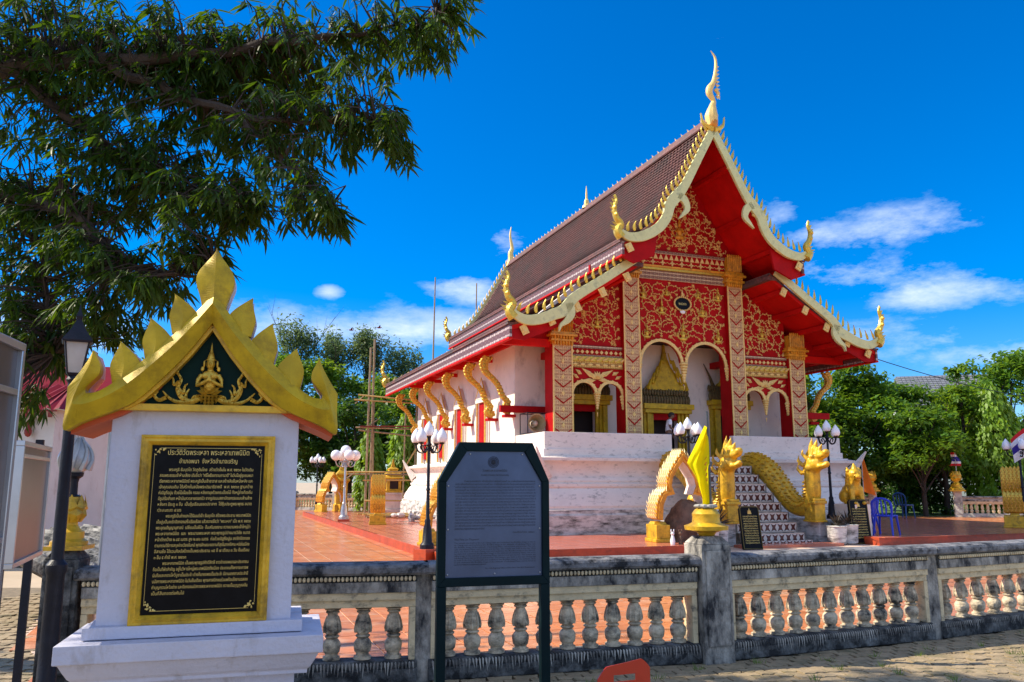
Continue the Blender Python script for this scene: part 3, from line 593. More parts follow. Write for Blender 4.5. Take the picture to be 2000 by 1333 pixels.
# ---- columns
colspec = [(-4.22, .32, 5.58, 5.95, 6.3), (-1.9, .28, 7.84, 8.3, 8.8), (1.9, .28, 7.84, 8.3, 8.8), (4.22, .3, 5.58, 5.95, 6.35)]
for (x, hw, z1, z2, z3) in colspec:
    c = MB(); c.box(x - hw, x + hw, 1.52, 2.1, 2.33, z1); o = c.build('column', red, tp)
    c = MB(); c.box(x - hw + .03, x + hw - .03, 1.5, 1.519, 2.33, z1); c.build('mosaic_panel', colmos, o)
    e = MB()
    for q in (-1, 1): a, d = sorted((x + q * hw, x + q * (hw - .045))); e.box(a, d, 1.49, 1.5185, 2.33, z1)
    e.build('column_edge', cream, o)
    n = int((z1 - 2.4) / .47)
    for k in range(n):
        v = MB(); z = z1 - .12 - k * .47; h = hw - .06
        v.prism([(x - h, z), (x - h, z - .035), (x, z - .235), (x + h, z - .035), (x + h, z), (x, z - .19)], 1.48, 1.499); v.build('chevron', red, o)
        d = MB(); d.prism([(x, z - .3), (x + .05, z - .38), (x, z - .46), (x - .05, z - .38)], 1.485, 1.499); d.build('rosette', cream, o)
    cp = MB(); zz = z2 - z1
    for (q, za, zb) in ((.02, 0, .22), (.08, .22, .4), (.04, .4, .62), (.12, .62, .8), (.06, .8, 1.0)): cp.box(x - hw - q, x + hw + q, 1.5 - q, 2.1 + q, z1 + za * zz, z1 + zb * zz)
    for k in range(7): cp.ball((x - hw + (k + .5) * hw * 2 / 7, 1.42, z1 + .52 * zz), (hw / 7 * .9, .05, zz * .16), 6); cp.ball((x - hw + (k + .5) * hw * 2 / 7, 1.45, z1 + .04), (hw / 7 * .9, .05, .1), 6)
    k_ = cp.build('capital', goldsat, o, bevel=.01)
    fz = MB(); fz.box(x - hw + .02, x + hw - .02, 1.52, 2.08, z2, z3)
    for k in range(8):
        q = x - hw + (k + .5) * hw * 2 / 8; fz.add([(q - .03, 1.44, z2), (q + .03, 1.44, z2), (q + .03, 1.44, z3), (q - .03, 1.44, z3), (q, 1.4, z2 + .02), (q, 1.4, z3 - .05)], [(0, 4, 5, 3), (4, 1, 2, 5), (3, 5, 2), (0, 1, 4)]); fz.ball((q, 1.44, z3 + .02), (.03, .03, .07), 5)
    fz.build('capital_crown', goldsat, k_)
    sb = MB()   # pilaster side panel towards the porch
    sb.box(x - .12, x + .12, 2.1, 2.9, 5.3, 5.5); sb.build('porch_beam', red, o)

# ---- arcaded red screens between the columns
def curtain(xs, zb, zt, y0, y1, name, m):
    b = MB()
    for a, c in zip(xs[:-1], xs[1:]): b.prism([(a, zb(a)), (c, zb(c)), (c, zt(c)), (a, zt(a))], y0, y1)
    return b.build(name, m, tp)
def arc2(cx, hw, r, zs):
    """double arch with a pendant in the middle: underside height at x"""
    def f(x):
        u = abs(x - cx); a = u - hw / 2
        if abs(a) < r: return zs + sqrt(r * r - a * a) * 1.02
        if u < hw / 2: return zs - .0 - (1 - u / (hw / 2 - r + 1e-6)) * .12
        return zs - .12 - min(1, (u - hw / 2 - r) / .08) * .22
    return f
YS0, YS1 = 1.68, 1.78
lo_z = lambda x: float(np.interp(abs(x), [p[0] for p in LO], [p[1] for p in LO])) - .2
up_z = lambda x: float(np.interp(abs(x), [p[0] for p in UP], [p[1] for p in UP])) - .2
bays = [(0, 1.62, .72, 5.16, 8.3), (-3.03, .88, .375, 4.12, None), (3.03, .88, .375, 4.12, None)]
for bi, (cx, hw, r, zs, zt) in enumerate(bays):
    f = arc2(cx, hw, r, zs); xs = sorted(set([round(v, 4) for v in np.linspace(cx - hw, cx + hw, 49)] + [round(cx + q * hw / 2 + p * r, 4) for q in (-1, 1) for p in (-.999, .999)]))
    zt_ = (lambda x: 8.3) if bi == 0 else (lambda x: min(8.0, lo_z(x)))
    o = curtain(xs, f, zt_, YS0, YS1, 'red_screen', red)
    for q in (-1, 1):
        b = MB()
        P = [(cx + q * hw / 2 + (r + .03) * cos(a), zs + (r + .03) * 1.02 * sin(a)) for a in np.linspace(0, pi, 22)]; band(b, P, .09, YS0 - .05, YS0 - .003)
        for a in np.linspace(.1, pi - .1, 15 if bi == 0 else 10): b.ball((cx + q * hw / 2 + (r + .08) * cos(a), YS0 - .03, zs + (r + .08) * sin(a)), .03, 5)
        b.build('arch_moulding', cream, o, True)
    b = MB()
    pd = .62 if bi == 0 else .5; g0 = .14 if bi == 0 else .1
    for k in range(7):
        t = k / 7; w_ = g0 * (1 - t) ** .8 + .02; b.ball((cx, YS0 - .0, zs + .06 - t * pd), (w_, .1 * (1 - t) + .02, pd / 9), 8)
    b.tube([(cx, YS0, zs - pd), (cx, YS0, zs - pd - .14)], [.025, .003], 5)
    b.build('arch_pendant', cream, o, True)
    for q in (-1, 1):
        b = MB()
        for k in range(5): t = k / 5; b.ball((cx + q * (hw - .04), YS0 - .02, zs - .02 - t * .42), (.09 * (1 - t) + .015, .06, .06), 6)
        b.build('arch_end', cream, o, True)
    # frieze bands
    if bi == 0: bands = [(8.70, 8.80, bandmos, .09), (8.06, 8.16, bandmos, .05), (7.86, 8.06, bandmos, .06), (8.16, 8.24, figgold, .12), (8.24, 8.30, goldsat, .15)]
    else: bands = [(5.52, 5.61, bandmos, .05), (5.27, 5.33, bandmos, .05), (5.12, 5.27, figgold, .11), (4.93, 5.12, bandgold, .07)]
    for (za, zb, mm, dd) in bands: b = MB(); b.box(cx - hw + (.0 if bi else -.2), cx + hw - (0 if bi else -.2), YS0 - dd, YS0 - .002, za, zb); b.build('frieze_band', mm, o, bevel=.006)
    b = MB()
    if bi:
        for k in range(11): x = cx - hw + .08 + k * .16; b.prism([(x - .06, 5.42), (x, 5.36), (x + .06, 5.42), (x, 5.48)], YS0 - .03, YS0 - .002)
        for k in range(9): x = cx - hw + .1 + k * .2; b.tube([(x - .08, YS0 - .13, 5.15), (x + .08, YS0 - .14, 5.24)], .03, 5)
        for k in range(7): x = cx - hw + .13 + k * .25; b.ball((x, YS0 - .08, 5.03), (.08, .02, .04), 8)
        tag(b.build('frieze_relief', cream, o), kind='stuff'); b = MB()
        for a in (-1.15, -.75, -.35, 0, .35, .75, 1.15):
            M = Matrix.Translation((cx, YS0 - .03, 4.6)) @ Matrix.Rotation(a, 4, 'Y'); b.add([(0, 0, 0), (-.055, -.01, .13), (0, -.05, .1), (.055, -.01, .13), (0, 0, .26)], [(0, 3, 2), (0, 2, 1), (1, 2, 4), (2, 3, 4)], M)
        for q in (-1, 1):
            for (ax, az, l, wd) in ((.04, 4.64, .58, .09), (.04, 4.58, .5, .08), (.5, 4.74, .26, .07), (.6, 4.62, .26, .06)):
                for g_ in range(1): M = Matrix.Translation((cx + q * ax, YS0 - .02, az)) @ Matrix.Rotation(q * (1.05 if az > 4.6 else 1.65), 4, 'Y'); b.add([(0, 0, 0), (-wd, -.01, l * .35), (0, -.05, l * .4), (wd * .8, -.01, l * .45), (wd * .2, 0, l)], [(0, 3, 2), (0, 2, 1), (1, 2, 4), (2, 3, 4)], M)
    b.build('lotus_relief' if bi else 'frieze_relief', cream, o) if b.v else None
# main beam with triangles and crosses
b = MB(); b.box(-1.62, 1.62, 1.6, 1.95, 8.302, 8.7); mb_ = b.build('main_beam', red, tp)
for k in range(17):
    b = MB(); x = -1.52 + k * .19; b.prism([(x - .08, 8.52), (x + .08, 8.52), (x, 8.69)], 1.57, 1.598); b.build('triangle_boss', cream, mb_)
for k in range(9):
    b = MB(); x = -1.4 + k * .35
    for a in range(4): M = Matrix.Translation((x, 1.59, 8.41)) @ Matrix.Rotation(a * pi / 2, 4, 'Y'); b.prism([(0, 0), (.03, .045), (0, .1), (-.03, .045)], -.02, .008, 'y', M)
    b.tube([(x + .1, 1.58, 8.39), (x + .175, 1.575, 8.43), (x + .25, 1.58, 8.38)], .012, 4); b.build('cross_boss', cream, mb_)
# pediment above the beam
xs = list(np.linspace(-3.2, 3.2, 41)); ped = curtain(xs, lambda x: 8.8 if abs(x) < 2.2 else 8.8 - (abs(x) - 2.2) * .9, lambda x: max(8.8 if abs(x) < 2.2 else 8.8 - (abs(x) - 2.2) * .9, up_z(x)) + .001, YS0, YS1, 'pediment_board', red)
for s in (-1, 1):   # outer spandrels beyond the outer columns
    b = MB(); b.prism([(s * 4.5, 5.7), (s * 6.2, 5.55), (s * 6.2, 5.62), (s * 4.5, 6.42)], YS0, YS1); b.build('spandrel_board', red, tp)
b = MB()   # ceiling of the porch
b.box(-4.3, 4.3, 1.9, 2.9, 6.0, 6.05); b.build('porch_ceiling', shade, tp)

# ---- scrolling vine reliefs
def vines(inside, seeds, m, par, step=.035, sep=.062, leaf=.062, name='vine_relief', steps=60, y=YS0):
    occ = {}; b = MB(); rnd = random.Random(int(seeds[0][0] * 100) + 5)
    def near(x, z, sid, i):
        cx, cz = int(x / sep), int(z / sep)
        for a in (-1, 0, 1):
            for c in (-1, 0, 1):
                for (px, pz, ps, pi_) in occ.get((cx + a, cz + c), ()):
                    if (px - x) ** 2 + (pz - z) ** 2 < sep * sep and not (ps == sid and abs(pi_ - i) < 6): return True
        return False
    Q = [(x, z, a, c, 0) for x, z, a, c in seeds]; sid = 0
    def lf(x, z, a, l):
        M = Matrix.Translation((x, y - .012, z)) @ Matrix.Rotation(pi / 2 - a, 4, 'Y'); b.add([(0, 0, 0), (-l * .34, 0, l * .45), (0, -.03, l * .5), (l * .34, 0, l * .45), (0, 0, l * 1.15)], [(0, 3, 2), (0, 2, 1), (1, 2, 4), (2, 3, 4)], M)
    tries = 0; xa = [q[0] for q in seeds]; za = [q[1] for q in seeds]
    while sid < 1500 and tries < 900:
        if not Q:
            tries += 1; x = rnd.uniform(min(xa) - 1.2, max(xa) + 1.2); z = rnd.uniform(min(za) - .3, max(za) + 1.4)
            if not inside(x, z) or near(x, z, -1, 0): continue
            Q.append((x, z, rnd.random() * 6.28, rnd.choice((-3.5, 3.5)), 1))
        x, z, a, c, dp = Q.pop(0); sid += 1; P = []; k = c
        for i in range(steps):
            nx, nz = x + step * cos(a), z + step * sin(a)
            if not inside(nx, nz) or (i > 2 and near(nx, nz, sid, i)): break
            x, z = nx, nz; a += k * step; k *= 1.035; P.append((x, z, a)); occ.setdefault((int(x / sep), int(z / sep)), []).append((x, z, sid, i))
            if abs(k) > 14: break
        if len(P) < 4:
            continue
        b.tube([(p[0], y - .012, p[1]) for p in P[::2]] if len(P) > 4 else [(p[0], y - .012, p[1]) for p in P], .0095, 4)
        for i in range(2, len(P), 2):
            q = P[i]; sd_ = 1 if (i // 2) % 2 else -1; lf(q[0], q[1], q[2] + sd_ * .9, leaf * rnd.uniform(.7, 1.2))
        for i in range(4, len(P) - 2, 6):
            q = P[i]; Q.append((q[0] + .01 * cos(q[2]), q[1] + .01 * sin(q[2]), q[2] - (1 if c > 0 else -1) * .9, -c * rnd.uniform(.7, 1.3), dp + 1))
        q = P[-1]
        if rnd.random() < .7:
            for t in range(5): lf(q[0], q[1], q[2] + t * 2 * pi / 5, leaf * .95)
    return b.build(name, m, par)
A0 = arc2(0, 1.62, .72, 5.16); A1 = arc2(-3.03, .88, .375, 4.12)
ins0 = lambda x, z: abs(x) < 1.55 and A0(x) + .16 < z < 7.8 and not ((x / .42) ** 2 + ((z - 7.15) / .28) ** 2 < 1)
vines(ins0, [(x, z, a, c) for x, z, a, c in [(-1.4, 6.1, 1.2, -2), (1.4, 6.1, 1.9, 2), (0, 5.7, 1.57, 2), (-.8, 6.3, 1.2, 2), (.8, 6.3, 1.9, -2), (-1.4, 7.2, 0, 2.5), (1.4, 7.2, 3.1, -2.5), (-.5, 6.9, 2.5, 3), (.5, 6.9, .6, -3), (-.2, 6.4, 2.6, -2), (.3, 6.4, .6, 2), (-1, 7.6, -.5, 2), (1, 7.6, 3.6, -2), (0, 7.7, -.6, 2), (-1.45, 5.6, 1.57, -2), (1.45, 5.6, 1.57, 2)]], cream, tp, sep=.047, leaf=.056)
for s in (-1, 1):
    ins1 = lambda x, z: 2.25 < s * x < 3.85 and 5.68 < z < min(7.85, lo_z(x) - .08)
    vines(ins1, [(s * 3.03, 5.72, 1.57 + .7, 2), (s * 3.03, 5.72, 1.57 - .7, -2), (s * 3.03, 5.85, 1.57, 2), (s * 2.4, 5.9, 1.3, 2.4), (s * 3.7, 5.8, 1.8, -2.4), (s * 2.6, 6.6, 1.0, -2), (s * 2.5, 7.2, 1.2, -2)], cream, tp, sep=.05, leaf=.062)
ins2 = lambda x, z: 8.9 < z < up_z(x) - .22 and abs(x) < 2.3
vines(ins2, [(0, 9.0, 1.57 + t, -2.2 * (1 if t > 0 else -1)) for t in (.35, -.35, .8, -.8, 1.25, -1.25)] + [(-1.6, 9.0, 1.2, -2), (1.6, 9.0, 1.9, 2), (0, 9.9, 1.9, 2), (.05, 9.9, 1.2, -2)], cream, tp, sep=.06, leaf=.07)
# small gilt deities on the screens
def deity(x, z, h, par, y=YS0, m=goldbright, name='deity_relief'):
    b = MB(); k = h
    b.ball((x, y - .04, z + .32 * k), (.11 * k, .04, .2 * k), 8); b.ball((x, y - .05, z + .6 * k), (.07 * k, .05, .09 * k), 8); b.tube([(x, y - .04, z + .66 * k), (x, y - .04, z + .95 * k)], [.07 * k, .005], 6)
    b.ball((x, y - .04, z + .1 * k), (.24 * k, .05, .1 * k), 8)
    for q in (-1, 1): b.tube([(x + q * .1 * k, y - .03, z + .48 * k), (x + q * .2 * k, y - .05, z + .32 * k), (x + q * .03 * k, y - .09, z + .36 * k)], .028 * k, 5); b.tube([(x + q * .2 * k, y - .02, z + .1 * k), (x + q * .34 * k, y - .02, z + .3 * k), (x + q * .26 * k, y - .02, z + .5 * k)], [.03 * k, .03 * k, .004], 5)
    return b.build(name, m, par, True)
for (x, z, h) in ((0, 9.25, .8), (-.75, 6.75, .5), (.75, 6.75, .5), (0, 5.95, .62), (-1.3, 5.95, .5), (1.3, 5.95, .5), (-.55, 7.35, .36), (.6, 7.35, .36), (-3.0, 6.15, .5), (3.0, 6.15, .5), (1.35, 7.3, .5), (-1.4, 7.2, .45)): deity(x, z, h, tp, m=goldsat if h > .7 else goldbright)
# black oval medallion with a gilt crown border
b = MB(); b.prism([(.27 * cos(t), 7.14 + .19 * sin(t)) for t in np.linspace(0, 2 * pi, 25)[:-1]], YS0 - .06, YS0 - .002); md = b.build('medallion', granite, tp)
b = MB()
for t in np.linspace(0, 2 * pi, 27)[:-1]: b.ball((.3 * cos(t), YS0 - .07, 7.14 + .22 * sin(t)), .035, 5)
b.tube([(0, YS0 - .06, 7.38), (0, YS0 - .06, 7.62)], [.06, .004], 6)
b.build('medallion_border', cream, md); text('๒๔๙๓', .13, (0, YS0 - .064, 7.1), goldtext, md, align='CENTER')
b = MB(); b.ball((0, YS0 - .06, 6.88), (.1, .04, .07), 8); b.build('medallion_tassel', globe, md)

# ---- stair with patterned risers
st = thing('stair', 'flight of steps with dark diamond patterned risers up to temple porch', 'steps', TO, TA)
mat('white glaze', (.72, .66, .6), .3, 0, .15, 10); glaze = mat('maroon glaze', (.1, .02, .015), .3, 0, .3, 12)
for i in range(9):
    y1 = .08 - .3 * i; z1 = 2.26 - .25 * (i); b = MB(); b.box(-1.0 if i < 8 else -1.3, .95 if i < 8 else 1.2, y1 - .3, y1 + (.0 if i else .55), 0.0 if i > 6 else z1 - .55, z1 - .25 + .03); sp = b.build('step', conc, st)
    r = MB(); zb = z1 - .47; r.box(-.95, .9, y1 - .312, y1 - .301, max(.01, zb), z1 - .235); r.build('riser', grout, sp)
    nn = 9
    for k in range(nn):
        x = -.95 + (k + .5) * 1.85 / nn; q = MB(); zc = (max(.01, zb) + z1 - .235) / 2; hh = .1
        q.prism([(x - .098, zc - hh), (x + .098, zc - hh), (x + .098, zc + hh), (x - .098, zc + hh)], y1 - .318, y1 - .3125)
        q.build('tile', MATS['white glaze'], sp)
        d = MB(); d.prism([(x + (.12 if j % 2 == 0 else .042) * cos(j * pi / 4 + pi / 4), zc + (.135 if j % 2 == 0 else .06) * sin(j * pi / 4 + pi / 4)) for j in range(8)], y1 - .324, y1 - .3185); d.build('star', glaze, sp)
b = MB(); b.box(-1.5, 1.4, -3.2, -2.62, -.01, .06); b.build('landing', terrplat, st)
for s in (-1, 1):
    b = MB(); a, c = sorted((s * 1.3, s * 2.75)); b.box(a, c, -2.45, -1.2, -.01, .6); b.build('cheek_block', whitegrime, st, bevel=.03)
# ================================================================ FRONT BALUSTRADE
def baluster_mesh(h=.40, k=1.3, seg=14):
    P = [(.054, 0), (.054, .025), (.04, .03), (.041, .05), (.05, .06), (.056, .1), (.055, .13), (.042, .155), (.034, .165), (.046, .178), (.046, .186), (.034, .196)]
    b = MB(); b.lathe([(r * k, z * h / .4) for r, z in P], seg=seg)
    P2 = [(.034, .196), (.048, .215), (.05, .245), (.044, .3), (.034, .345), (.031, .36), (.042, .366), (.044, .378), (.036, .384), (.05, .392), (.052, .4)]
    b.lathe([(r * k, z * h / .4) for r, z in P2], seg=seg, flute=None)
    for i in range(8):   # acanthus ribs on the vase
        a = 2 * pi * i / 8; c, s_ = cos(a), sin(a); q = [(.049, .21), (.052, .24), (.047, .29), (.037, .34)]
        b.tube([(c * r * k, s_ * r * k, z * h / .4) for r, z in q], [.012, .013, .009, .004], 4)
    me = b.mesh('baluster', True, angle=.7); me.materials.append(balsm); return me
BM = baluster_mesh()
bloc = Vector((BP[2][0], BP[2][1], 0))
bal = thing('balustrade', 'stained grey cement balustrade with vase shaped balusters, nearest one crossing the foreground', 'balustrade', bloc)
def bay(par, A, B, off, z0=0., h=1., nb=11, ga=.16, gb=.1, bm=BM, detail=True, caps=(concdark, conc, concclean), rail_over=True):
    A = Vector((*A, 0)); B = Vector((*B, 0)); d = B - A; L = d.length; M = Matrix.Translation(A - off + Vector((0, 0, z0))) @ Matrix.Rotation(atan2(d.y, d.x), 4, 'Z')
    x0, x1 = ga, L - gb
    b = MB(M=M); b.box(x0 - .02, x1 + .02, -.12, .12, 0, .1); b.box(x0 - .02, x1 + .02, -.1, .1, .1, .165); b.build('bottom_rail', caps[0], par, bevel=.01)
    if detail:
        b = MB(M=M); n = int((x1 - x0) / .028)
        for i in range(n):
            x = x0 + (i + .5) * (x1 - x0) / n; hh = random.uniform(.05, .11); b.add([(x - .009, -.125, .15), (x + .009, -.125, .15), (x + random.uniform(-.012, .012), -.135, .15 - hh), (x, -.105, .16)], [(0, 2, 1), (0, 1, 3)])
        b.build('drip_moulding', conc, par)
    b = MB(M=M); b.box(x0, x1, -.085, .085, .58, .64); b.box(x0, x1, -.105, .105, .64, .7); b.box(x0, x0 + .05, -.09, .09, .166, .579); b.box(x1 - .05, x1, -.09, .09, .166, .579); b.build('lintel', caps[2], par, bevel=.006)
    b = MB(M=M); b.box(x0, x1, -.12, .12, .7, .785); b.build('rail_band', caps[1], par, bevel=.006)
    b = MB(M=M); b.box(x0 - .01, x1 + .01, -.1, .1, .785, .84); b.build('bead_channel', caps[0], par)
    e0, e1 = (-.02 if rail_over else x0 - .05), L
    prof = [(-.14, .842), (-.155, .86), (-.155, .9), (-.14, .92), (-.08, .935), (.08, .935), (.14, .92), (.155, .9), (.155, .86), (.14, .842)]
    b = MB(M=M); b.prism(prof, x0 - .05, x1 + (.1 if rail_over else .03), 'x'); b.build('top_rail', railcap if detail else caps[1], par, True, angle=.5)
    if detail:
        n = int((x1 - x0) / .034); b = MB(M=M)
        for i in range(n): b.ball((x0 + (i + .5) * (x1 - x0) / n, -.122, .812), (.015, .018, .021), 5)
        tag(b.build('bead_row', concclean, par, True), kind='stuff')
    for i in range(nb):
        x = x0 + .05 + (x1 - x0 - .1) * (i + .5) / nb; o = link('baluster', bm, par); o.matrix_local = M @ Matrix.Translation((x, 0, .17)) @ Matrix.Rotation(random.random() * 6, 4, 'Z')
    return M
for i in range(5):
    ga, gb = (.16, .06) if i == 0 else (.06, .17) if i == 1 else (.17, .08) if i == 2 else (.08, .08)
    bay(bal, BP[i], BP[i + 1], bloc, ga=ga, gb=gb, nb=10 if i == 0 else 11)
def post(par, p, rz, hw, h, off, m=conc, cap=True):
    M = Matrix.Translation(Vector((*p, 0)) - off) @ Matrix.Rotation(rz, 4, 'Z'); b = MB(M=M)
    b.box(-hw, hw, -hw, hw, -.02, h)
    b.box(-hw + .035, hw - .035, -hw - .012, -hw, .14, h - .05) if cap else None
    if cap: b.lathe([(hw, h), (hw * .62, h + .07)], sq=True)
    return b.build('post', m, par, bevel=.012), M
pB, _ = post(bal, BP[1], .17, .075, .84, bloc, cap=False); pD, _ = post(bal, BP[3], .42, .085, .84, bloc, cap=False)
pC, MC = post(bal, BP[2], .33, .155, 1.03, bloc); pA, MA_ = post(bal, BP[0], .15, .13, 1.0, bloc, m=concdark)
b = MB(M=MC); b.lathe([(.1, 1.08), (.07, 1.1), (.09, 1.13), (.15, 1.15), (.2, 1.155), (.205, 1.19), (.16, 1.205), (.13, 1.22), (.125, 1.27), (.13, 1.3), (.1, 1.34), (.05, 1.36)], seg=20); b.build('gold_finial', gold, pC, True)
b = MB(M=MC)
for i in range(8): b.ball((.07 * cos(i * .8), .07 * sin(i * .8), 1.37), (.05, .03, .02), 6)
b.build('dried_garland', mat('dry garland', (.4, .38, .34), .9, 0, .4, 20), pC)
def lotus(par, M, z, m=gold, k=1.):
    b = MB(M=M); b.lathe([(.13 * k, z), (.13 * k, z + .03 * k), (.1 * k, z + .05 * k), (.1 * k, z + .1 * k), (.07 * k, z + .12 * k), (.05 * k, z + .15 * k), (.05 * k, z + .17 * k)], seg=18)
    b.lathe([(.14 * k, z - .03 * k), (.14 * k, z)], sq=True); o = b.build('lotus_pedestal', m, par, True, angle=.5)
    c = MB(M=M); c.lathe([(.05 * k, z + .17 * k), (.085 * k, z + .21 * k), (.09 * k, z + .28 * k), (.06 * k, z + .36 * k)], seg=10)
    for r in range(2):
        for i in range(7):
            a = (i + .5 * r) * 2 * pi / 7; Mp = M @ Matrix.Rotation(a, 4, 'Z'); q = .088 * k; w_ = .048 * k; zz = z + (.17 + .05 * r) * k
            c.add([(q * .75, -w_ * .5, zz), (q * .75, w_ * .5, zz), (q + .004, -w_, zz + .07 * k), (q + .004, w_, zz + .07 * k), (q + .022 * k, 0, zz + .05 * k), (q * .9, 0, zz + .16 * k)], [(0, 4, 2), (0, 1, 4), (1, 3, 4), (2, 4, 5), (4, 3, 5)], Mp)
    c.build('lotus_bud', m, o); return o
lo_ = lotus(pA, MA_, 1.1, k=1.05)
# flame shaped lamp held by the lotus: a lamp of its own
fl_ = thing('flame_lamp', 'grey flame shaped glass lamp on black stem above gold lotus at left', 'lamp', (BP[0][0], BP[0][1], 1.47))
b = MB(); b.lathe([(.06, 0), (.062, .015), (.03, .025), (.028, .12), (.035, .15), (.06, .17), (.065, .2)], seg=14); b.build('stem', iron, fl_, True)
b = MB(); b.lathe([(.055, .2), (.1, .24), (.115, .3), (.1, .37), (.06, .43), (.02, .48)], seg=16)
for i in range(9):
    a = i * 2 * pi / 9; q = spline([(.1, .22), (.122, .3), (.1, .38), (.05, .45), (.03, .5)], 4)
    b.tube([(r * cos(a + j * .045), r * sin(a + j * .045), z) for j, (r, z) in enumerate(q)], [.022 - .0012 * j for j in range(len(q))], 5)
b.build('flame_globe', mat('grey flame glass', (.42, .42, .42), .3, .2, .25, 9, .2, 30, coat=.4), fl_, True)

# ================================================================ INSCRIPTION STELE
SL = thing('memorial_stele', 'white gabled stone stele with gold flame roof and framed black Thai inscription', 'monument', (-1.682, 4.5, 0), radians(15))
b = MB(); b.box(-.487, .487, 0, .42, .86, 2.0); b.build('body', stelewhite, SL, bevel=.006)
b = MB(); b.box(-.54, .55, -.045, .47, .8, .861); b.build('base_step', stelewhite, SL, bevel=.006)
rg = [(.64, .795), (.64, .705), (.62, .7), (.6, .66), (.58, .625), (.565, .61), (.565, .59), (.5, .585), (.5, .3), (.6, .25), (.6, 0)]
b = MB(); vs = []
for (o, z) in rg: e = o - .64; vs += [(-o, -.15 - e, z), (o + .02, -.15 - e, z), (o + .02, .56 + e, z), (-o, .56 + e, z)]
n = len(rg); b.add(vs, [(j * 4 + (i + 1) % 4, j * 4 + i, j * 4 + 4 + i, j * 4 + 4 + (i + 1) % 4) for j in range(n - 1) for i in range(4)] + [(0, 1, 2, 3)]); b.build('moulded_base', stelewhite, SL, bevel=.005)
half = [(0, 2.63), (.12, 2.475), (.235, 2.345), (.37, 2.21), (.48, 2.11), (.55, 2.065), (.6, 2.055), (.605, 2.08), (.575, 2.12), (.545, 2.16), (.545, 2.205), (.565, 2.25), (.583, 2.285), (.605, 2.23), (.64, 2.165), (.69, 2.085), (.692, 1.862), (.56, 1.925), (.44, 1.975), (.36, 2.02), (.25, 2.13), (.12, 2.285), (0, 2.46)]
hi_ = {0: 1}
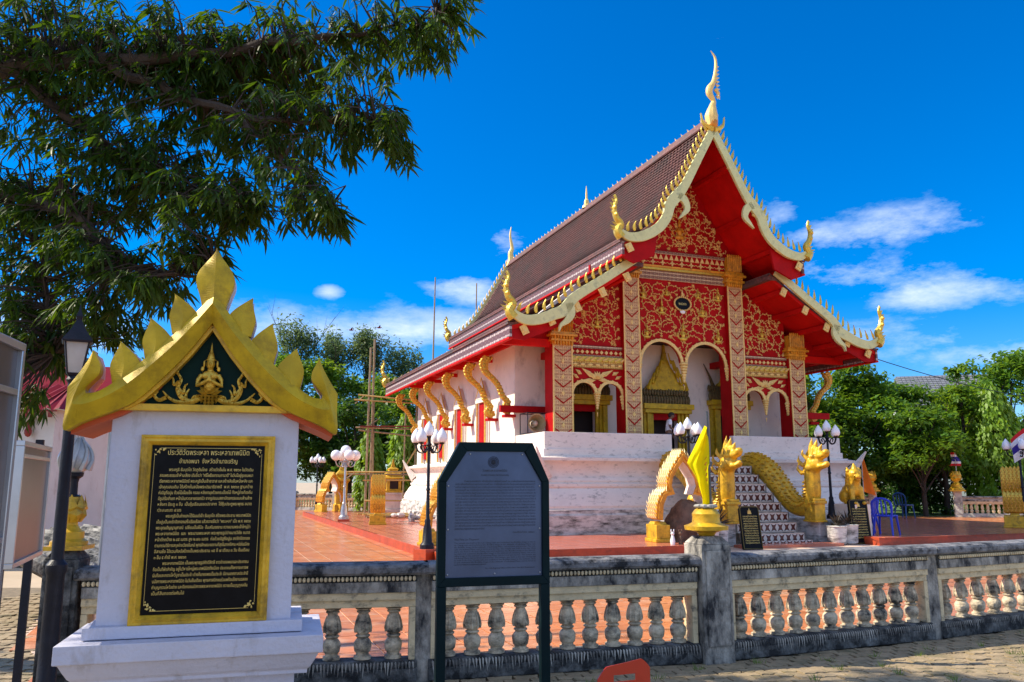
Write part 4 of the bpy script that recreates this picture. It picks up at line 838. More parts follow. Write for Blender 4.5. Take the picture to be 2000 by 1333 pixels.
for s in (-1, 1):
    b = MB(); o1 = half[:7]; in_ = half[-1:-8:-1]   # rake as strips
    A_ = [(0, 2.63), (.12, 2.475), (.235, 2.345), (.37, 2.21), (.48, 2.11), (.55, 2.065), (.6, 2.055)]; B_ = [(0, 2.46), (.12, 2.285), (.25, 2.13), (.36, 2.02), (.44, 1.975), (.56, 1.925), (.62, 1.897)]
    A_, B_ = spline(A_, 4), spline(B_, 4)
    for i in range(len(A_) - 1):
        a0, a1, b0, b1 = A_[i], A_[i + 1], B_[i], B_[i + 1]; m0 = ((a0[0] * .6 + b0[0] * .4), (a0[1] * .6 + b0[1] * .4)); m1 = ((a1[0] * .6 + b1[0] * .4), (a1[1] * .6 + b1[1] * .4))
        q = lambda p, y: (s * p[0], y, p[1]); vs = [q(a0, -.12), q(a1, -.12), q(m0, -.17), q(m1, -.17), q(b0, -.12), q(b1, -.12), q(a0, -.06), q(a1, -.06), q(b0, 0.0), q(b1, 0.0)]
        b.add(vs, [(0, 1, 3, 2), (2, 3, 5, 4), (0, 6, 7, 1), (4, 5, 9, 8)])
    m0 = (.6 * .6 + .62 * .4, 2.055 * .6 + 1.897 * .4); q = lambda p, y: (s * p[0], y, p[1])
    T = [(.6, 2.055), (.605, 2.08), (.575, 2.12), (.545, 2.16), (.545, 2.205), (.565, 2.25), (.583, 2.285)]; O = [(.62, 1.897), (.692, 1.862), (.69, 1.98), (.69, 2.085), (.64, 2.165), (.605, 2.23), (.583, 2.285)]; Mi = [m0, (.652, 2.0), (.635, 2.08), (.61, 2.15), (.592, 2.2), (.585, 2.24), (.583, 2.285)]
    T, O, Mi = spline(T, 4), spline(O[:4], 4)[:-1] + spline(O[3:], 4), spline(Mi, 4)
    for i in range(len(T) - 1):
        b.add([q(T[i], -.12), q(T[i + 1], -.12), q(Mi[i], -.17 + .0018 * i), q(Mi[i + 1], -.17 + .0018 * i), q(O[i], -.12), q(O[i + 1], -.12), q(T[i], -.04), q(T[i + 1], -.04), q(O[i], -.0), q(O[i + 1], 0)], [(0, 1, 3, 2), (2, 3, 5, 4), (0, 6, 7, 1), (4, 5, 9, 8)])
    b.build('bargeboard', golddark, SL)
    sl_ = [(0, 2.6), (.12, 2.45), (.235, 2.32), (.37, 2.18), (.48, 2.08), (.6, 2.02), (.672, 2.0)]; lo__ = [(0, 2.44), (.12, 2.26), (.25, 2.1), (.36, 1.99), (.44, 1.945), (.6, 1.88), (.672, 1.845)]
    b = MB()
    for i in range(6): b.prism([(s * sl_[i][0], sl_[i][1]), (s * sl_[i + 1][0], sl_[i + 1][1]), (s * lo__[i + 1][0], lo__[i + 1][1]), (s * lo__[i][0], lo__[i][1])], -.045, .46)
    b.build('roof_slab', orangeedge, SL)
    b = MB(); P = [(.605, 2.03), (.6, 2.09), (.56, 2.15), (.56, 2.21), (.58, 2.27), (.62, 2.2), (.675, 2.08), (.675, 2.0)]; b.prism([(s * x, z) for x, z in P], -.035, .1); b.build('horn_back', stelewhite, SL)
    for (bx, bz, tx, tz) in ((.158, 2.425, .205, 2.617), (.285, 2.28, .32, 2.478), (.435, 2.14, .457, 2.34)):   # leaf finials
        b = MB(); h_ = tz - bz + .03; bz -= .03; rows = [(0, .048), (.15, .06), (.35, .074), (.5, .072), (.68, .052), (.85, .024), (1, 0)]; rows = spline(rows, 4); vs = []
        for (t, w_) in rows:
            cx = bx + .0 + (tx - bx) * (t ** 3) - .012 * sin(t * pi); z = bz + h_ * t; vs += [(s * (cx - w_), -.1, z), (s * (cx + .004), -.135 + .03 * t, z), (s * (cx + w_), -.1, z), (s * (cx + w_), -.05, z), (s * (cx - w_), -.05, z)]
        fs = []
        for j in range(len(rows) - 1):
            for i in range(5): fs.append((j * 5 + i, j * 5 + (i + 1) % 5, j * 5 + 5 + (i + 1) % 5, j * 5 + 5 + i))
        b.add(vs, fs); o = b.build('leaf_finial', golddark, SL)
        c = MB(); c.add([(x * 1.0, y_ + .05, z) for (x, y_, z) in [(v[0], .0 if i % 5 < 3 else .03, v[2]) for i, v in enumerate(vs)]], fs); c.build('finial_back', stelewhite, o)
b = MB(); rows = [(2.53, .055), (2.58, .068), (2.63, .082), (2.68, .098), (2.72, .1), (2.76, .086), (2.8, .058), (2.84, .028), (2.885, 0)]; rows = spline(rows, 4); vs = []
for (z, w_) in rows: vs += [(-w_, -.1, z), (0, -.14, z), (w_, -.1, z), (w_, -.04, z), (-w_, -.04, z)]
b.add(vs, [(j * 5 + i, j * 5 + (i + 1) % 5, j * 5 + 5 + (i + 1) % 5, j * 5 + 5 + i) for j in range(len(rows) - 1) for i in range(5)]); o = b.build('leaf_finial', golddark, SL)
c = MB(); c.add([(v[0] * 1.02, v[1] + (.1 if i % 5 > 2 else .075), v[2] - .005) for i, v in enumerate(vs)], [(j * 5 + i, j * 5 + (i + 1) % 5, j * 5 + 5 + (i + 1) % 5, j * 5 + 5 + i) for j in range(len(rows) - 1) for i in range(5)]); c.build('finial_back', stelewhite, o)
b = MB(); b.prism([(-.46, 1.99), (.46, 1.99), (.34, 2.08), (.2, 2.22), (0, 2.47), (-.2, 2.22), (-.34, 2.08)], -.03, .02); b.build('tympanum', tealboard, SL)
b = MB(); b.box(-.5, .5, -.075, -.0, 1.975, 2.012)
for s in (-1, 1): band(b, [(0, 2.45), (s * .11, 2.29), (s * .22, 2.155), (s * .33, 2.04), (s * .42, 1.985)], .03, -.09, -.031)
b.build('tympanum_frame', goldsat if False else gold, SL, bevel=.004)
# praying deity, half figure on a lotus
b = MB(); b.ball((0, -.05, 2.135), (.036, .026, .05), 10); b.ball((0, -.055, 2.175), (.047, .028, .03), 10); b.tube([(0, -.055, 2.19), (0, -.055, 2.22)], .016, 8); b.ball((0, -.066, 2.238), (.023, .026, .031), 12)
b.ball((0, -.093, 2.235), (.005, .007, .008), 6); b.tube([(0, -.06, 2.258), (0, -.06, 2.285), (0, -.055, 2.31), (0, -.052, 2.36)], [.024, .018, .009, .002], 8); b.ball((0, -.06, 2.262), (.029, .026, .007), 10)
for s in (-1, 1):
    b.tube([(s * .043, -.055, 2.18), (s * .06, -.06, 2.15), (s * .064, -.062, 2.118), (s * .035, -.085, 2.13), (s * .004, -.105, 2.147)], [.014, .013, .012, .011, .009], 7)
    b.tube([(s * .005, -.105, 2.14), (s * .003, -.11, 2.18)], [.008, .004], 6); b.ball((s * .034, -.055, 2.24), (.008, .01, .022), 6); b.ball((s * .042, -.05, 2.212), (.012, .01, .016), 6)
sculpt('deity', b, figgold, SL, .0035, 1)
b = MB()
for a in (-1.3, -.9, -.45, 0, .45, .9, 1.3):
    M = Matrix.Translation((0, -.045, 2.075)) @ Matrix.Rotation(a, 4, 'Y'); b.add([(0, 0, 0), (-.018, 0, .03), (0, -.025, .03), (.018, 0, .03), (0, 0, .07 if abs(a) > .8 else .05)], [(0, 3, 2), (0, 2, 1), (1, 2, 4), (2, 3, 4)], M)
for r in range(4):
    for k in range(-3 + r, 4 - r):
        x = k * .019; z = 2.07 - r * .018; b.add([(x - .014, -.045, z), (x, -.07, z - .006), (x + .014, -.045, z), (x, -.05, z - .032)], [(0, 1, 2), (0, 3, 1), (1, 3, 2)])
b.build('lotus_seat', figgold, SL)
b = MB()
for s in (-1, 1):
    for P, r in (([(.05, 2.05), (.09, 2.03), (.14, 2.05), (.165, 2.1), (.15, 2.15), (.17, 2.19), (.165, 2.235)], .016), ([(.09, 2.03), (.15, 2.025), (.2, 2.045), (.24, 2.085)], .014), ([(.16, 2.1), (.135, 2.075), (.13, 2.11), (.115, 2.13)], .01), ([(.16, 2.14), (.185, 2.12), (.19, 2.15), (.2, 2.17)], .008), ([(.22, 2.05), (.255, 2.035), (.28, 2.06), (.265, 2.085), (.3, 2.05), (.335, 2.03)], .011), ([(.05, 2.045), (.075, 2.06), (.09, 2.045)], .01), ([(.12, 2.035), (.12, 2.07), (.105, 2.1)], .01)):
        q = spline(P, 5); b.tube([(s * x, -.04, z) for x, z in q], [r * (1 - i / len(q)) ** .7 + .0015 for i in range(len(q))], 6)
        for i in range(3, len(q) - 2, 3): b.ball((s * q[i][0], -.052, q[i][1]), r * .55, 5)
b.build('scroll_relief', figgold, SL, True)
# framed inscription
PF = MB(); w0, w1, z0, z1 = -.33, .362, .854, 1.848
def mitre(b, x0, x1, z0, z1, steps):
    for (o0, y0), (o1, y1) in zip(steps[:-1], steps[1:]):
        A = [(x0 + o0, y0, z0 + o0), (x1 - o0, y0, z0 + o0), (x1 - o0, y0, z1 - o0), (x0 + o0, y0, z1 - o0)]; B = [(x0 + o1, y1, z0 + o1), (x1 - o1, y1, z0 + o1), (x1 - o1, y1, z1 - o1), (x0 + o1, y1, z1 - o1)]
        b.add(A + B, [(i, (i + 1) % 4, (i + 1) % 4 + 4, i + 4) for i in range(4)])
mitre(PF, w0, w1, z0, z1, [(0, 0), (0, -.03), (.012, -.036), (.02, -.03), (.034, -.034), (.044, -.022), (.052, -.012), (.055, -.004)]); fr = PF.build('frame', gold, SL)
b = MB(); b.box(w0 + .05, w1 - .05, -.006, -.001, z0 + .05, z1 - .05); tb = b.build('inscription_slab', granite, SL)
b = MB(); ix0, ix1, iz0, iz1 = w0 + .068, w1 - .068, z0 + .072, z1 - .068
for (a, c, d, e) in ((ix0 + .03, ix1 - .03, iz1 - .002, iz1), (ix0 + .03, ix1 - .03, iz0, iz0 + .002), (ix0, ix0 + .0015, iz0 + .03, iz1 - .03), (ix1 - .0015, ix1, iz0 + .03, iz1 - .03)): b.box(a, c, -.0085, -.0065, d, e)
b.build('border_line', goldtext, tb)
for sx in (0, 1):
    for sz in (0, 1):
        b = MB(); ox, oz = (ix0, ix1)[sx], (iz0, iz1)[sz]; dx, dz = (1, -1)[sx], (1, -1)[sz]
        for i in range(16):
            t = random.random(); u = random.random() * (1 - t); b.ball((ox + dx * (.004 + t * .05), -.008, oz + dz * (.004 + u * .05)), (random.uniform(.003, .007), .003, random.uniform(.003, .007)), 5)
        b.build('corner_ornament', goldtext, tb)
cxx = (w0 + w1) / 2
text('ประวัติวัดพระเหลา พระเหลาเทพนิมิต', .04, (cxx, -.0075, 1.742), goldtext, tb, align='CENTER', maxw=.42)
text('อำเภอพนา  จังหวัดอำนาจเจริญ', .034, (cxx, -.0075, 1.697), goldtext, tb, align='CENTER', maxw=.3)
body = ['        พระครูธิ ธัมบุตโต วัดภูดินไทย  สร้างวัดขึ้นใน พ.ศ. ๒๒๖๓ ในวัดเดิม', 'สอนพระธรรมเจ้าห้ามเสียง เดิมชื่อว่า "ศรีโพธิ์ชยารามคามวดี" ในวันนี้อยู่ชุมชนพนา', 'เรียกพระเหลาเทพนิมิตร์ พระครูธิเป็นเจ้าอาวาส และสร้างสิมขึ้นหนึ่งหลัง และ', 'เจ้าคุณสมเดิม ได้สร้างในสมัยพระปรมาธิราชปี  พ.ศ. ๒๒๖๓ ฐานกว้าง', 'ก่ออิฐถือปูน ด้วยไม้เนื้อแข็ง กรอบ หลังคามุงด้วยกระเบื้องไม้ ทั้งหมู่ช่างท้องถิ่น', 'มีรูปเรือสำเภา หน้าบันลวดลายดอกบัว จากรูปแบบสถาปัตยกรรมแบบล้านช้าง', 'หลังคา มีระดู ๓ ชั้น  เป็นซุ้มเรือนยอดปราสาท  ได้ซุ้มประตูพระพุทธ ขนาด', 'กว้าง ๗ เมตร ยาว  ๑๕ เมตร', '        พระครูธิเป็นช่างแกะได้นิมนต์เจ้า ธัมบุตโต สร้างพระประธาน พระเทพนิมิต', 'เป็นปูนปั้นลงรักปิดทองเสร็จเรียบร้อย แล้วถวายชื่อว่า "พระเหลา" เมื่อ พ.ศ. ๒๒๖๓', 'พระอุดมปัญญานุศาสน์  เปลี่ยนเป็นฝีมือ  ปั้นเสริมงดงาม ถวายนามพระเจ้าใหญ่ว่า', 'พระเหลาเทพนิมิต  และ  พระนามพระเหลา พระพุทธรูปปางมารวิชัย ขนาด', 'หน้าตักกว้าง ๒.๘๕ เมตร สูง ๒.๗๐ เมตร  ก่อด้วยอิฐถือปูน ลงรักปิดทอง', 'ตามกรรมวิธีทางสกุลช่างเวียงจันทน์ พุทธลักษณะงดงามที่สุดในภาคอีสาน หนึ่งในเมือง', 'อีสานซึ่ง ได้รวมศิลป์สร้างเป็นพระประธาน ๑๕ ปี ๗ เดือน ๓ วัน ขึ้นเดือน', '๓ ขึ้น ๕ ค่ำปี พ.ศ. ๒๒๖๓', '        พระเหลาเทพนิมิต เป็นพระพุทธรูปศักดิ์สิทธิ์ ชาวอำเภอพนาและประชาชน', 'ถือเป็นที่พึ่งสำคัญ อยู่ในวิหารใหญ่พระเทพนิมิตทั้งเมือง ประชาชนทั้งหลายเคารพ', 'นับถือและกราบไหว้บูชาเป็นประจำ ต่างก็มาขอพรเป็นประจำ มีงานเทศกาลประจำปี', 'นมัสการพระเหลาเทพนิมิต ในวันขึ้นเดือน พุทธศาสนิกชนร่วมพร้อมใจงานฉลอง', 'ทำบุญกราบไหว้อย่าง และปิดทองนมัสการพระเหลาเทพนิมิต ถวายเป็นบุญกุศลอัน', 'เป็นที่สืบทอดต่อกันไป']
for i, s_ in enumerate(body):
    z = 1.655 - i * .0308; sh = 's' ; short = i in (7, 15, 21); text(s_.strip(), .0235, (cxx - .245 + (.045 if s_[0] == ' ' else 0), -.0075, z), goldtext, tb, maxw=(.12 if i == 7 else .16) if short else (.435 if s_[0] == ' ' else .48))

# ================================================================ DARK GREEN NOTICE SIGN
SG = thing('information_sign', 'dark green framed eight cornered sign with etched steel text plate on two posts', 'sign', (-.126, 5.5, 0), radians(15))
out_ = [(-.234, 1.857), (.268, 1.857), (.383, 1.602), (.383, .93), (-.374, .93), (-.374, 1.602)]; inn_ = [(-.184, 1.797), (.215, 1.797), (.335, 1.594), (.335, .985), (-.32, .985), (-.32, 1.594)]
b = MB()
for i in range(6):
    a, c = out_[i], out_[(i + 1) % 6]; d, e = inn_[(i + 1) % 6], inn_[i]; b.prism([a, c, d, e], -.03, .03)
b.build('frame', darkgreen, SG, bevel=.004)
b = MB(); b.box(-.374, -.313, -.028, .032, -.02, .929); b.build('leg', darkgreen, SG, bevel=.004)
b = MB(); b.box(.322, .383, -.028, .032, -.02, .929); b.build('leg', darkgreen, SG, bevel=.004)
b = MB(); b.prism(inn_, -.006, .004); pp_ = b.build('text_plate', plate, SG)
for (x, z) in ((-.16, 1.78), (.2, 1.78), (-.305, 1.57), (.32, 1.57), (-.305, 1.29), (.32, 1.29), (-.305, 1.005), (.01, 1.005), (.32, 1.005)): b = MB(); b.ball((x, -.01, z), (.006, .005, .006), 8); b.build('screw', steel, pp_, True)
b = MB()
for r in (.036, .028): b.tube([(.0 + r * cos(t), -.008, 1.727 + r * sin(t)) for t in np.linspace(0, 2 * pi, 25)], .0016, 4)
for i in range(16): a = i * pi / 8; b.tube([(.01 * cos(a), -.008, 1.727 + .01 * sin(a)), (.026 * cos(a + .3), -.008, 1.727 + .026 * sin(a + .3))], .0018, 4)
b.ball((0, -.008, 1.727), (.01, .002, .012), 8); b.build('emblem', ink, pp_)
text('วัดพระเหลาเทพนิมิต', .024, (.01, -.0075, 1.663), ink, pp_, align='CENTER', maxw=.17)
text('ตำบลพนา อำเภอพนา จังหวัดอำนาจเจริญ', .016, (.01, -.0075, 1.636), ink, pp_, align='CENTER', maxw=.19)
th = 'วัดพระเหลาเทพนิมิต สร้างขึ้นเมื่อราวพุทธศตวรรษที่ ๒๓ ภายในอุโบสถประดิษฐานพระพุทธรูปปางมารวิชัย ศิลปะล้านช้าง '; en = 'The temple was built in the Lan Chang style and enshrines the Buddha image in the attitude of subduing Mara, cast in brick and mortar. '
for i in range(17): k = (i * 13) % 60; text((th + th)[k:k + 78], .0165, (-.26 + (.06 if i == 0 else 0), -.0075, 1.595 - i * .0192), ink, pp_, maxw=.2 if i == 16 else (.49 if i == 0 else .55))
text('กรมศิลปากร  ๒๕๔๖', .016, (.285, -.0075, 1.262), ink, pp_, align='RIGHT', maxw=.15)
text('Wat Phra Lao Thepnimit', .018, (-.26, -.0075, 1.219), ink, pp_, maxw=.165)
for i in range(11): k = (i * 29) % 110; text((en * 3)[k:k + 84].strip(), .013, (-.26, -.0075, 1.198 - i * .0136), ink, pp_, maxw=.21 if i == 10 else .55)
text('The 11th Regional Office of Fine Arts, Fine Arts Department', .014, (.285, -.0075, 1.035), ink, pp_, align='RIGHT', maxw=.34)

# ================================================================ LANTERN POST and DISPLAY BOARDS at left
LP = thing('lantern_post', 'tall black cast iron post with tapered glass lantern left of white stele', 'lamp post', (-2.72, 5.0, 0), .3)
b = MB(); b.lathe([(.075, -.02), (.075, .3), (.055, .34), (.05, 1.05), (.06, 1.07), (.06, 1.11), (.036, 1.14), (.032, 2.2), (.045, 2.22), (.03, 2.25)], seg=14); b.build('pole', iron, LP, True, angle=.5)
b = MB(); b.lathe([(.055, 2.26), (.09, 2.45)], seg=4, phase=pi / 4 + .2); b.build('lantern_glass', glassm, LP)
b = MB(); b.lathe([(.05, 2.245), (.06, 2.262)], seg=4, phase=pi / 4 + .2); b.lathe([(.115, 2.45), (.12, 2.462), (.07, 2.52), (.035, 2.57), (.02, 2.6), (.028, 2.62), (.01, 2.66), (.003, 2.7)], seg=4, phase=pi / 4 + .2)
for i in range(4): a = i * pi / 2 + pi / 4 + .2; b.tube([(.057 * cos(a), .057 * sin(a), 2.26), (.093 * cos(a), .093 * sin(a), 2.452)], .006, 5)
b.build('lantern_frame', iron, LP)
alu = mat('satin aluminium', (.5, .52, .56), .3, .8, .1, 5); dgl = mat('reflection-toned display glass', (.12, .09, .085), .3, .1, .4, 1.1, spec=.3)  # pinkish brown tone of the glass stands for its reflections
def board(label, A, B, z0, z1, posts, rails, h, x_ext=0):
    A = Vector((*A, 0)); B = Vector((*B, 0)); d = B - A; L = d.length; t = thing('display_board', label, 'notice board', A, atan2(d.y, d.x), 'glazed display boards at the left edge')
    b = MB()
    for (a, c, e, f) in ((0, L, z1 - .025, z1), (0, L, z0, z0 + .025), (0, .025, z0 + .025, z1 - .025), (L - .025, L, z0 + .025, z1 - .025)): b.box(a, c, -.02, .02, e, f)
    for r in rails: b.box(.026, L - .026, -.018, .018, r - .01, r + .01)
    b.build('frame', alu, t, bevel=.003); b = MB(); b.box(.02, L - .02, -.005, .005, z0 + .02, z1 - .02); b.build('glass', dgl, t)
    for x, zt in posts: b = MB(); b.box(x - .02, x + .02, .021, .061, -.02, zt); b.build('post', iron, t, bevel=.003)
board('large glazed display board nearest the left edge', (-1.28, 1.2), (-1.6, 2.6), .9, 2.04, ((1.415, 1.9), (.1, 1.9)), (1.88, 1.42), 2)
board('smaller glazed display board seen behind the nearer one', (-2.32, 3.85), (-2.62, 4.62), 1.2, 1.79, ((.04, 1.83), (.8, 1.83)), (1.72,), 2)
# ================================================================ NAGA RAILS, LIONS, PLAQUES at the stair
def naga(label, X):
    t = thing('naga_statue', label, 'statue', T2W(X, -2.3, 0), TA, 'golden nagas flanking the steps')
    P = spline([(0, 2.95, 1.75), (0, 2.8, 2.05), (0, 2.4, 2.12), (0, 1.85, 1.92), (0, 1.35, 1.5), (0, .85, 1.05), (0, .45, .9), (0, .12, 1.0), (0, .0, 1.3), (0, -.02, 1.65), (0, -.05, 1.9), (0, -.12, 2.0)], 4)
    R = [.18, .28, .33, .33, .3, .27, .24, .23, .22, .21, .2, .18]; W = [float(np.interp(i / (len(P) - 1) * 11, range(12), R)) for i in range(len(P))]
    b = MB(); b.tube(P, W, 12)
    # head: open jaws, snout, crest
    body_, b = b, MB(M=Matrix.Translation((0, -.06, 1.98)) @ Matrix.Rotation(-.18, 4, 'X') @ Matrix.Scale(1.42, 4) @ Matrix.Translation((0, .08, -1.98)))
    b.ball((0, -.16, 2.02), (.15, .2, .16), 12); b.ball((0, -.36, 2.13), (.1, .2, .07), 10); b.ball((0, -.5, 2.17), (.08, .07, .06), 8); b.ball((0, -.32, 1.94), (.1, .2, .055), 10); b.ball((0, -.45, 1.97), (.06, .08, .04), 8)
    for s in (-1, 1): b.ball((s * .1, -.24, 2.14), (.045, .05, .045), 8); b.ball((s * .12, -.1, 1.96), (.05, .1, .07), 8)
    for (y, z, h) in ((-.34, 2.2, .14), (-.24, 2.22, .24), (-.12, 2.2, .32), (0, 2.1, .26), (.1, 1.98, .2)): b.tube([(0, y, z - .04), (0, y - .02, z + h * .5), (0, y - .1, z + h)], [.075, .05, .006], 6)
    for s in (-1, 1):
        for (y, z, h) in ((-.1, 2.12, .22), (.04, 2.02, .22), (.1, 1.88, .2)): b.tube([(s * .1, y, z), (s * .15, y + .06, z + h * .5), (s * .15, y + .02, z + h)], [.05, .035, .005], 5)
    body_.add(b.v, b.f, Matrix()); b = body_
    o = sculpt('body', b, gold, t, .026, 1)
    f = MB()
    for i in range(6, len(P) - 9, 1):   # scales along the back
        p = Vector(P[i]); q = Vector(P[i + 1]); d = (q - p).normalized(); n = Vector((0, -d.z, d.y)) * (-1 if d.y < 0 else 1)
        n = Vector((1, 0, 0)).cross(d); n = n if n.z > 0 else -n
        for k, a in enumerate((-1.3, -.8, -.3, .3, .8, 1.3)):
            c = p + (n * cos(a) + Vector((1, 0, 0)) * sin(a)) * W[i] * .99; f.ball(c, (.05, .07, .03), 6)
    tag(f.build('back_scales', gold, o, True), kind='stuff')
    c = MB(); c.box(-.17, .17, -.25, .17, .6, 1.02); c.box(-.21, .21, -.29, .21, 1.02, 1.1); c.box(-.19, .19, -.27, .19, 1.1, 1.16); c.box(-.2, .2, -.28, .2, .55, .6); c.build('pedestal', gold, t, bevel=.015)
    m = MB(); m.ball((0, .3, 1.0), (.18, .17, .2), 10)
    for k in range(9): a = k * .7; m.ball((.19 * sin(a), .32 - .05 * cos(a * 2), .95 + .09 * cos(a)), .055, 6)
    sculpt('makara_mask', m, golddark, t, .022, 1)
    for s in (-1, 1):
        e = MB()
        for k in range(4): e.tube([(0, -.3 - k * .05, 2.07), (0, -.3 - k * .05, 2.03)], [.012, .003], 4)
    e.build('teeth', globe, o); return t
naga('golden naga with gaping crested head right of the patterned steps', 1.28); naga('golden naga with gaping crested head left of the patterned steps', -1.42)
def lion(label, X, Y, z0):
    t = thing('lion_statue', label, 'statue', T2W(X, Y, z0), TA - .25, 'golden guardian lions beside the steps')
    b = MB(); b.ball((0, .12, .3), (.2, .3, .24), 12); b.ball((0, -.12, .42), (.19, .17, .26), 12); b.ball((0, -.2, .78), (.17, .17, .17), 12); b.ball((0, -.34, .72), (.11, .1, .07), 8); b.ball((0, -.32, .64), (.09, .09, .04), 8); b.tube([(0, -.14, .5), (0, -.18, .7)], .15, 10)
    for s in (-1, 1):
        b.tube([(s * .12, -.2, .45), (s * .13, -.24, .2), (s * .13, -.26, .03)], [.085, .07, .06], 8); b.ball((s * .13, -.32, .04), (.07, .1, .05), 8); b.ball((s * .17, .15, .2), (.1, .2, .17), 8); b.ball((s * .18, -.02, .04), (.07, .13, .05), 8)
        b.ball((s * .08, -.32, .82), (.04, .05, .04), 7); b.tube([(s * .13, -.12, .88), (s * .17, -.1, .98)], [.05, .02], 6)
        for k in range(5): b.ball((s * .17, -.14 + .02 * k, .88 - k * .09), (.06, .07, .06), 6)
    b.tube([(0, -.2, .92), (0, -.16, 1.08)], [.1, .02], 7)
    for k in range(4): b.tube([(0, -.08 + k * .06, .9 - k * .1), (0, .05 + k * .06, .98 - k * .1)], [.07, .01], 6)
    sculpt('body', b, gold, t, .022, 1)
    m = MB(); m.box(-.08, .08, -.425, -.41, .675, .69)
    m.build('mouth', mat('dark red mouth', (.3, .02, .01), .5), t); return t
lion('golden seated lion on white block right of steps', 2.42, -2.5, 1.0); lion('golden seated lion on white block left of steps', -2.25, -2.35, .92)
b = MB(M=Matrix.Translation(T2W(2.42, -2.45)) @ Matrix.Rotation(TA, 4, 'Z')); b.box(-.26, .26, -.4, .42, -.02, 1.0); tag(b.build('lion_pedestal', white, None, bevel=.02), 'white plastered block under the golden lion right of steps', 'pedestal', 'white lion pedestals')
b = MB(M=Matrix.Translation(T2W(-2.25, -2.3)) @ Matrix.Rotation(TA, 4, 'Z')); b.box(-.32, .32, -.4, .42, -.02, .92); tag(b.build('lion_pedestal', white, None, bevel=.02), 'white plastered block under the golden lion left of steps', 'pedestal', 'white lion pedestals')
def plaque(label, p, rz, wd, h, lean):
    t = thing('stone_plaque', label, 'plaque', p, rz, 'black inscribed plaques leaning before the steps', (lean, 0)); hw = wd / 2
    b = MB(); b.prism([(-hw, .0), (hw, .0), (hw, h - .06), (hw - .06, h), (-hw + .06, h), (-hw, h - .06)], 0, .07); b.build('slab', granite, t, bevel=.008)
    f = MB(); band(f, [(-hw + .015, .02), (-hw + .015, h - .06), (-hw + .06, h - .018), (hw - .06, h - .018), (hw - .015, h - .06), (hw - .015, .02), (-hw + .015, .02)], .018, -.012, -.001); f.build('edge_trim', mat('dull gilt trim', (.13, .1, .02), .5, .3, .3, 9), t)
    e = MB()
    for a, l in ((0, .12), (-.6, .08), (.6, .08), (-1.2, .06), (1.2, .06)):
        M = Matrix.Translation((0, -.004, h - .17)) @ Matrix.Rotation(a, 4, 'Y'); e.add([(0, 0, 0), (-.018, 0, l * .5), (0, -.012, l * .5), (.018, 0, l * .5), (0, 0, l)], [(0, 3, 2), (0, 2, 1), (1, 2, 4), (2, 3, 4)], M)
    e.box(-.05, .05, -.01, -.001, h - .19, h - .172); e.build('emblem', goldtext, t)
    th2 = 'รายนามผู้มีจิตศรัทธาร่วมสร้างบันไดพญานาค วัดพระเหลาเทพนิมิต อำเภอพนา จังหวัดอำนาจเจริญ บริจาค ๕๐๐๐ บาท '
    for i in range(12): k = (i * 11) % 40; text((th2 + th2)[k:k + 26], .05, (0, -.004, h - .26 - i * (h - .34) / 12), goldtext, t, align='CENTER', maxw=wd * .72)
pz = T2W(-1.5, -3.4); plaque('black stone plaque with gold lines leaning left of the steps', (pz.x, pz.y, .0), TA - .12, .52, 1.02, radians(-8))
pz = T2W(2.25, -2.95); plaque('black stone plaque with gold lines under the right lion', (pz.x, pz.y, .0), TA - .1, .56, 1.14, radians(-6))
# planters with croton leaves
def planter(label, p, k=1., m=whitegrime, n=60, cols=None):
    t = thing('planter', label, 'planter', p, 0, 'potted plants round the steps'); b = MB(); b.lathe([(.16 * k, 0), (.2 * k, .03), (.22 * k, .38 * k), (.24 * k, .4 * k), (.21 * k, .41 * k)], seg=14); b.build('pot', m, t, True, angle=.5)
    l = MB()
    for i in range(n):
        a, e, r = random.random() * 6.28, random.uniform(.2, 1.3), random.uniform(.1, .3) * k; M = Matrix.Translation((0, 0, .4 * k)) @ Matrix.Rotation(a, 4, 'Z') @ Matrix.Rotation(-e, 4, 'Y') @ Matrix.Translation((r * .3, 0, 0)); w_ = .02; l.add([(0, 0, 0), (r * .5, w_, .01), (r * .5, -w_, .01), (r, 0, -.02)], [(0, 2, 3, 1)], M)
    l.build('leaves', cols or plant, t); return t
crot = mat('dark croton leaf', (.05, .035, .02), .5, 0, .6, 8)
for i, (x, y, k, lb) in enumerate(((1.5, -2.85, 1.0, 'white pot with dark leaves at foot of right naga'), (1.95, -2.75, 1.05, 'white pot with dark leaves between right naga and lion'), (-2.3, -3.05, 1.2, 'grimy white pot with leafy plant left of left plaque'), (-2.75, -3.4, 1.0, 'grimy white pot with leafy plant beside arch'))): planter(lb, T2W(x, y, .0), k * 1.15, cols=crot)

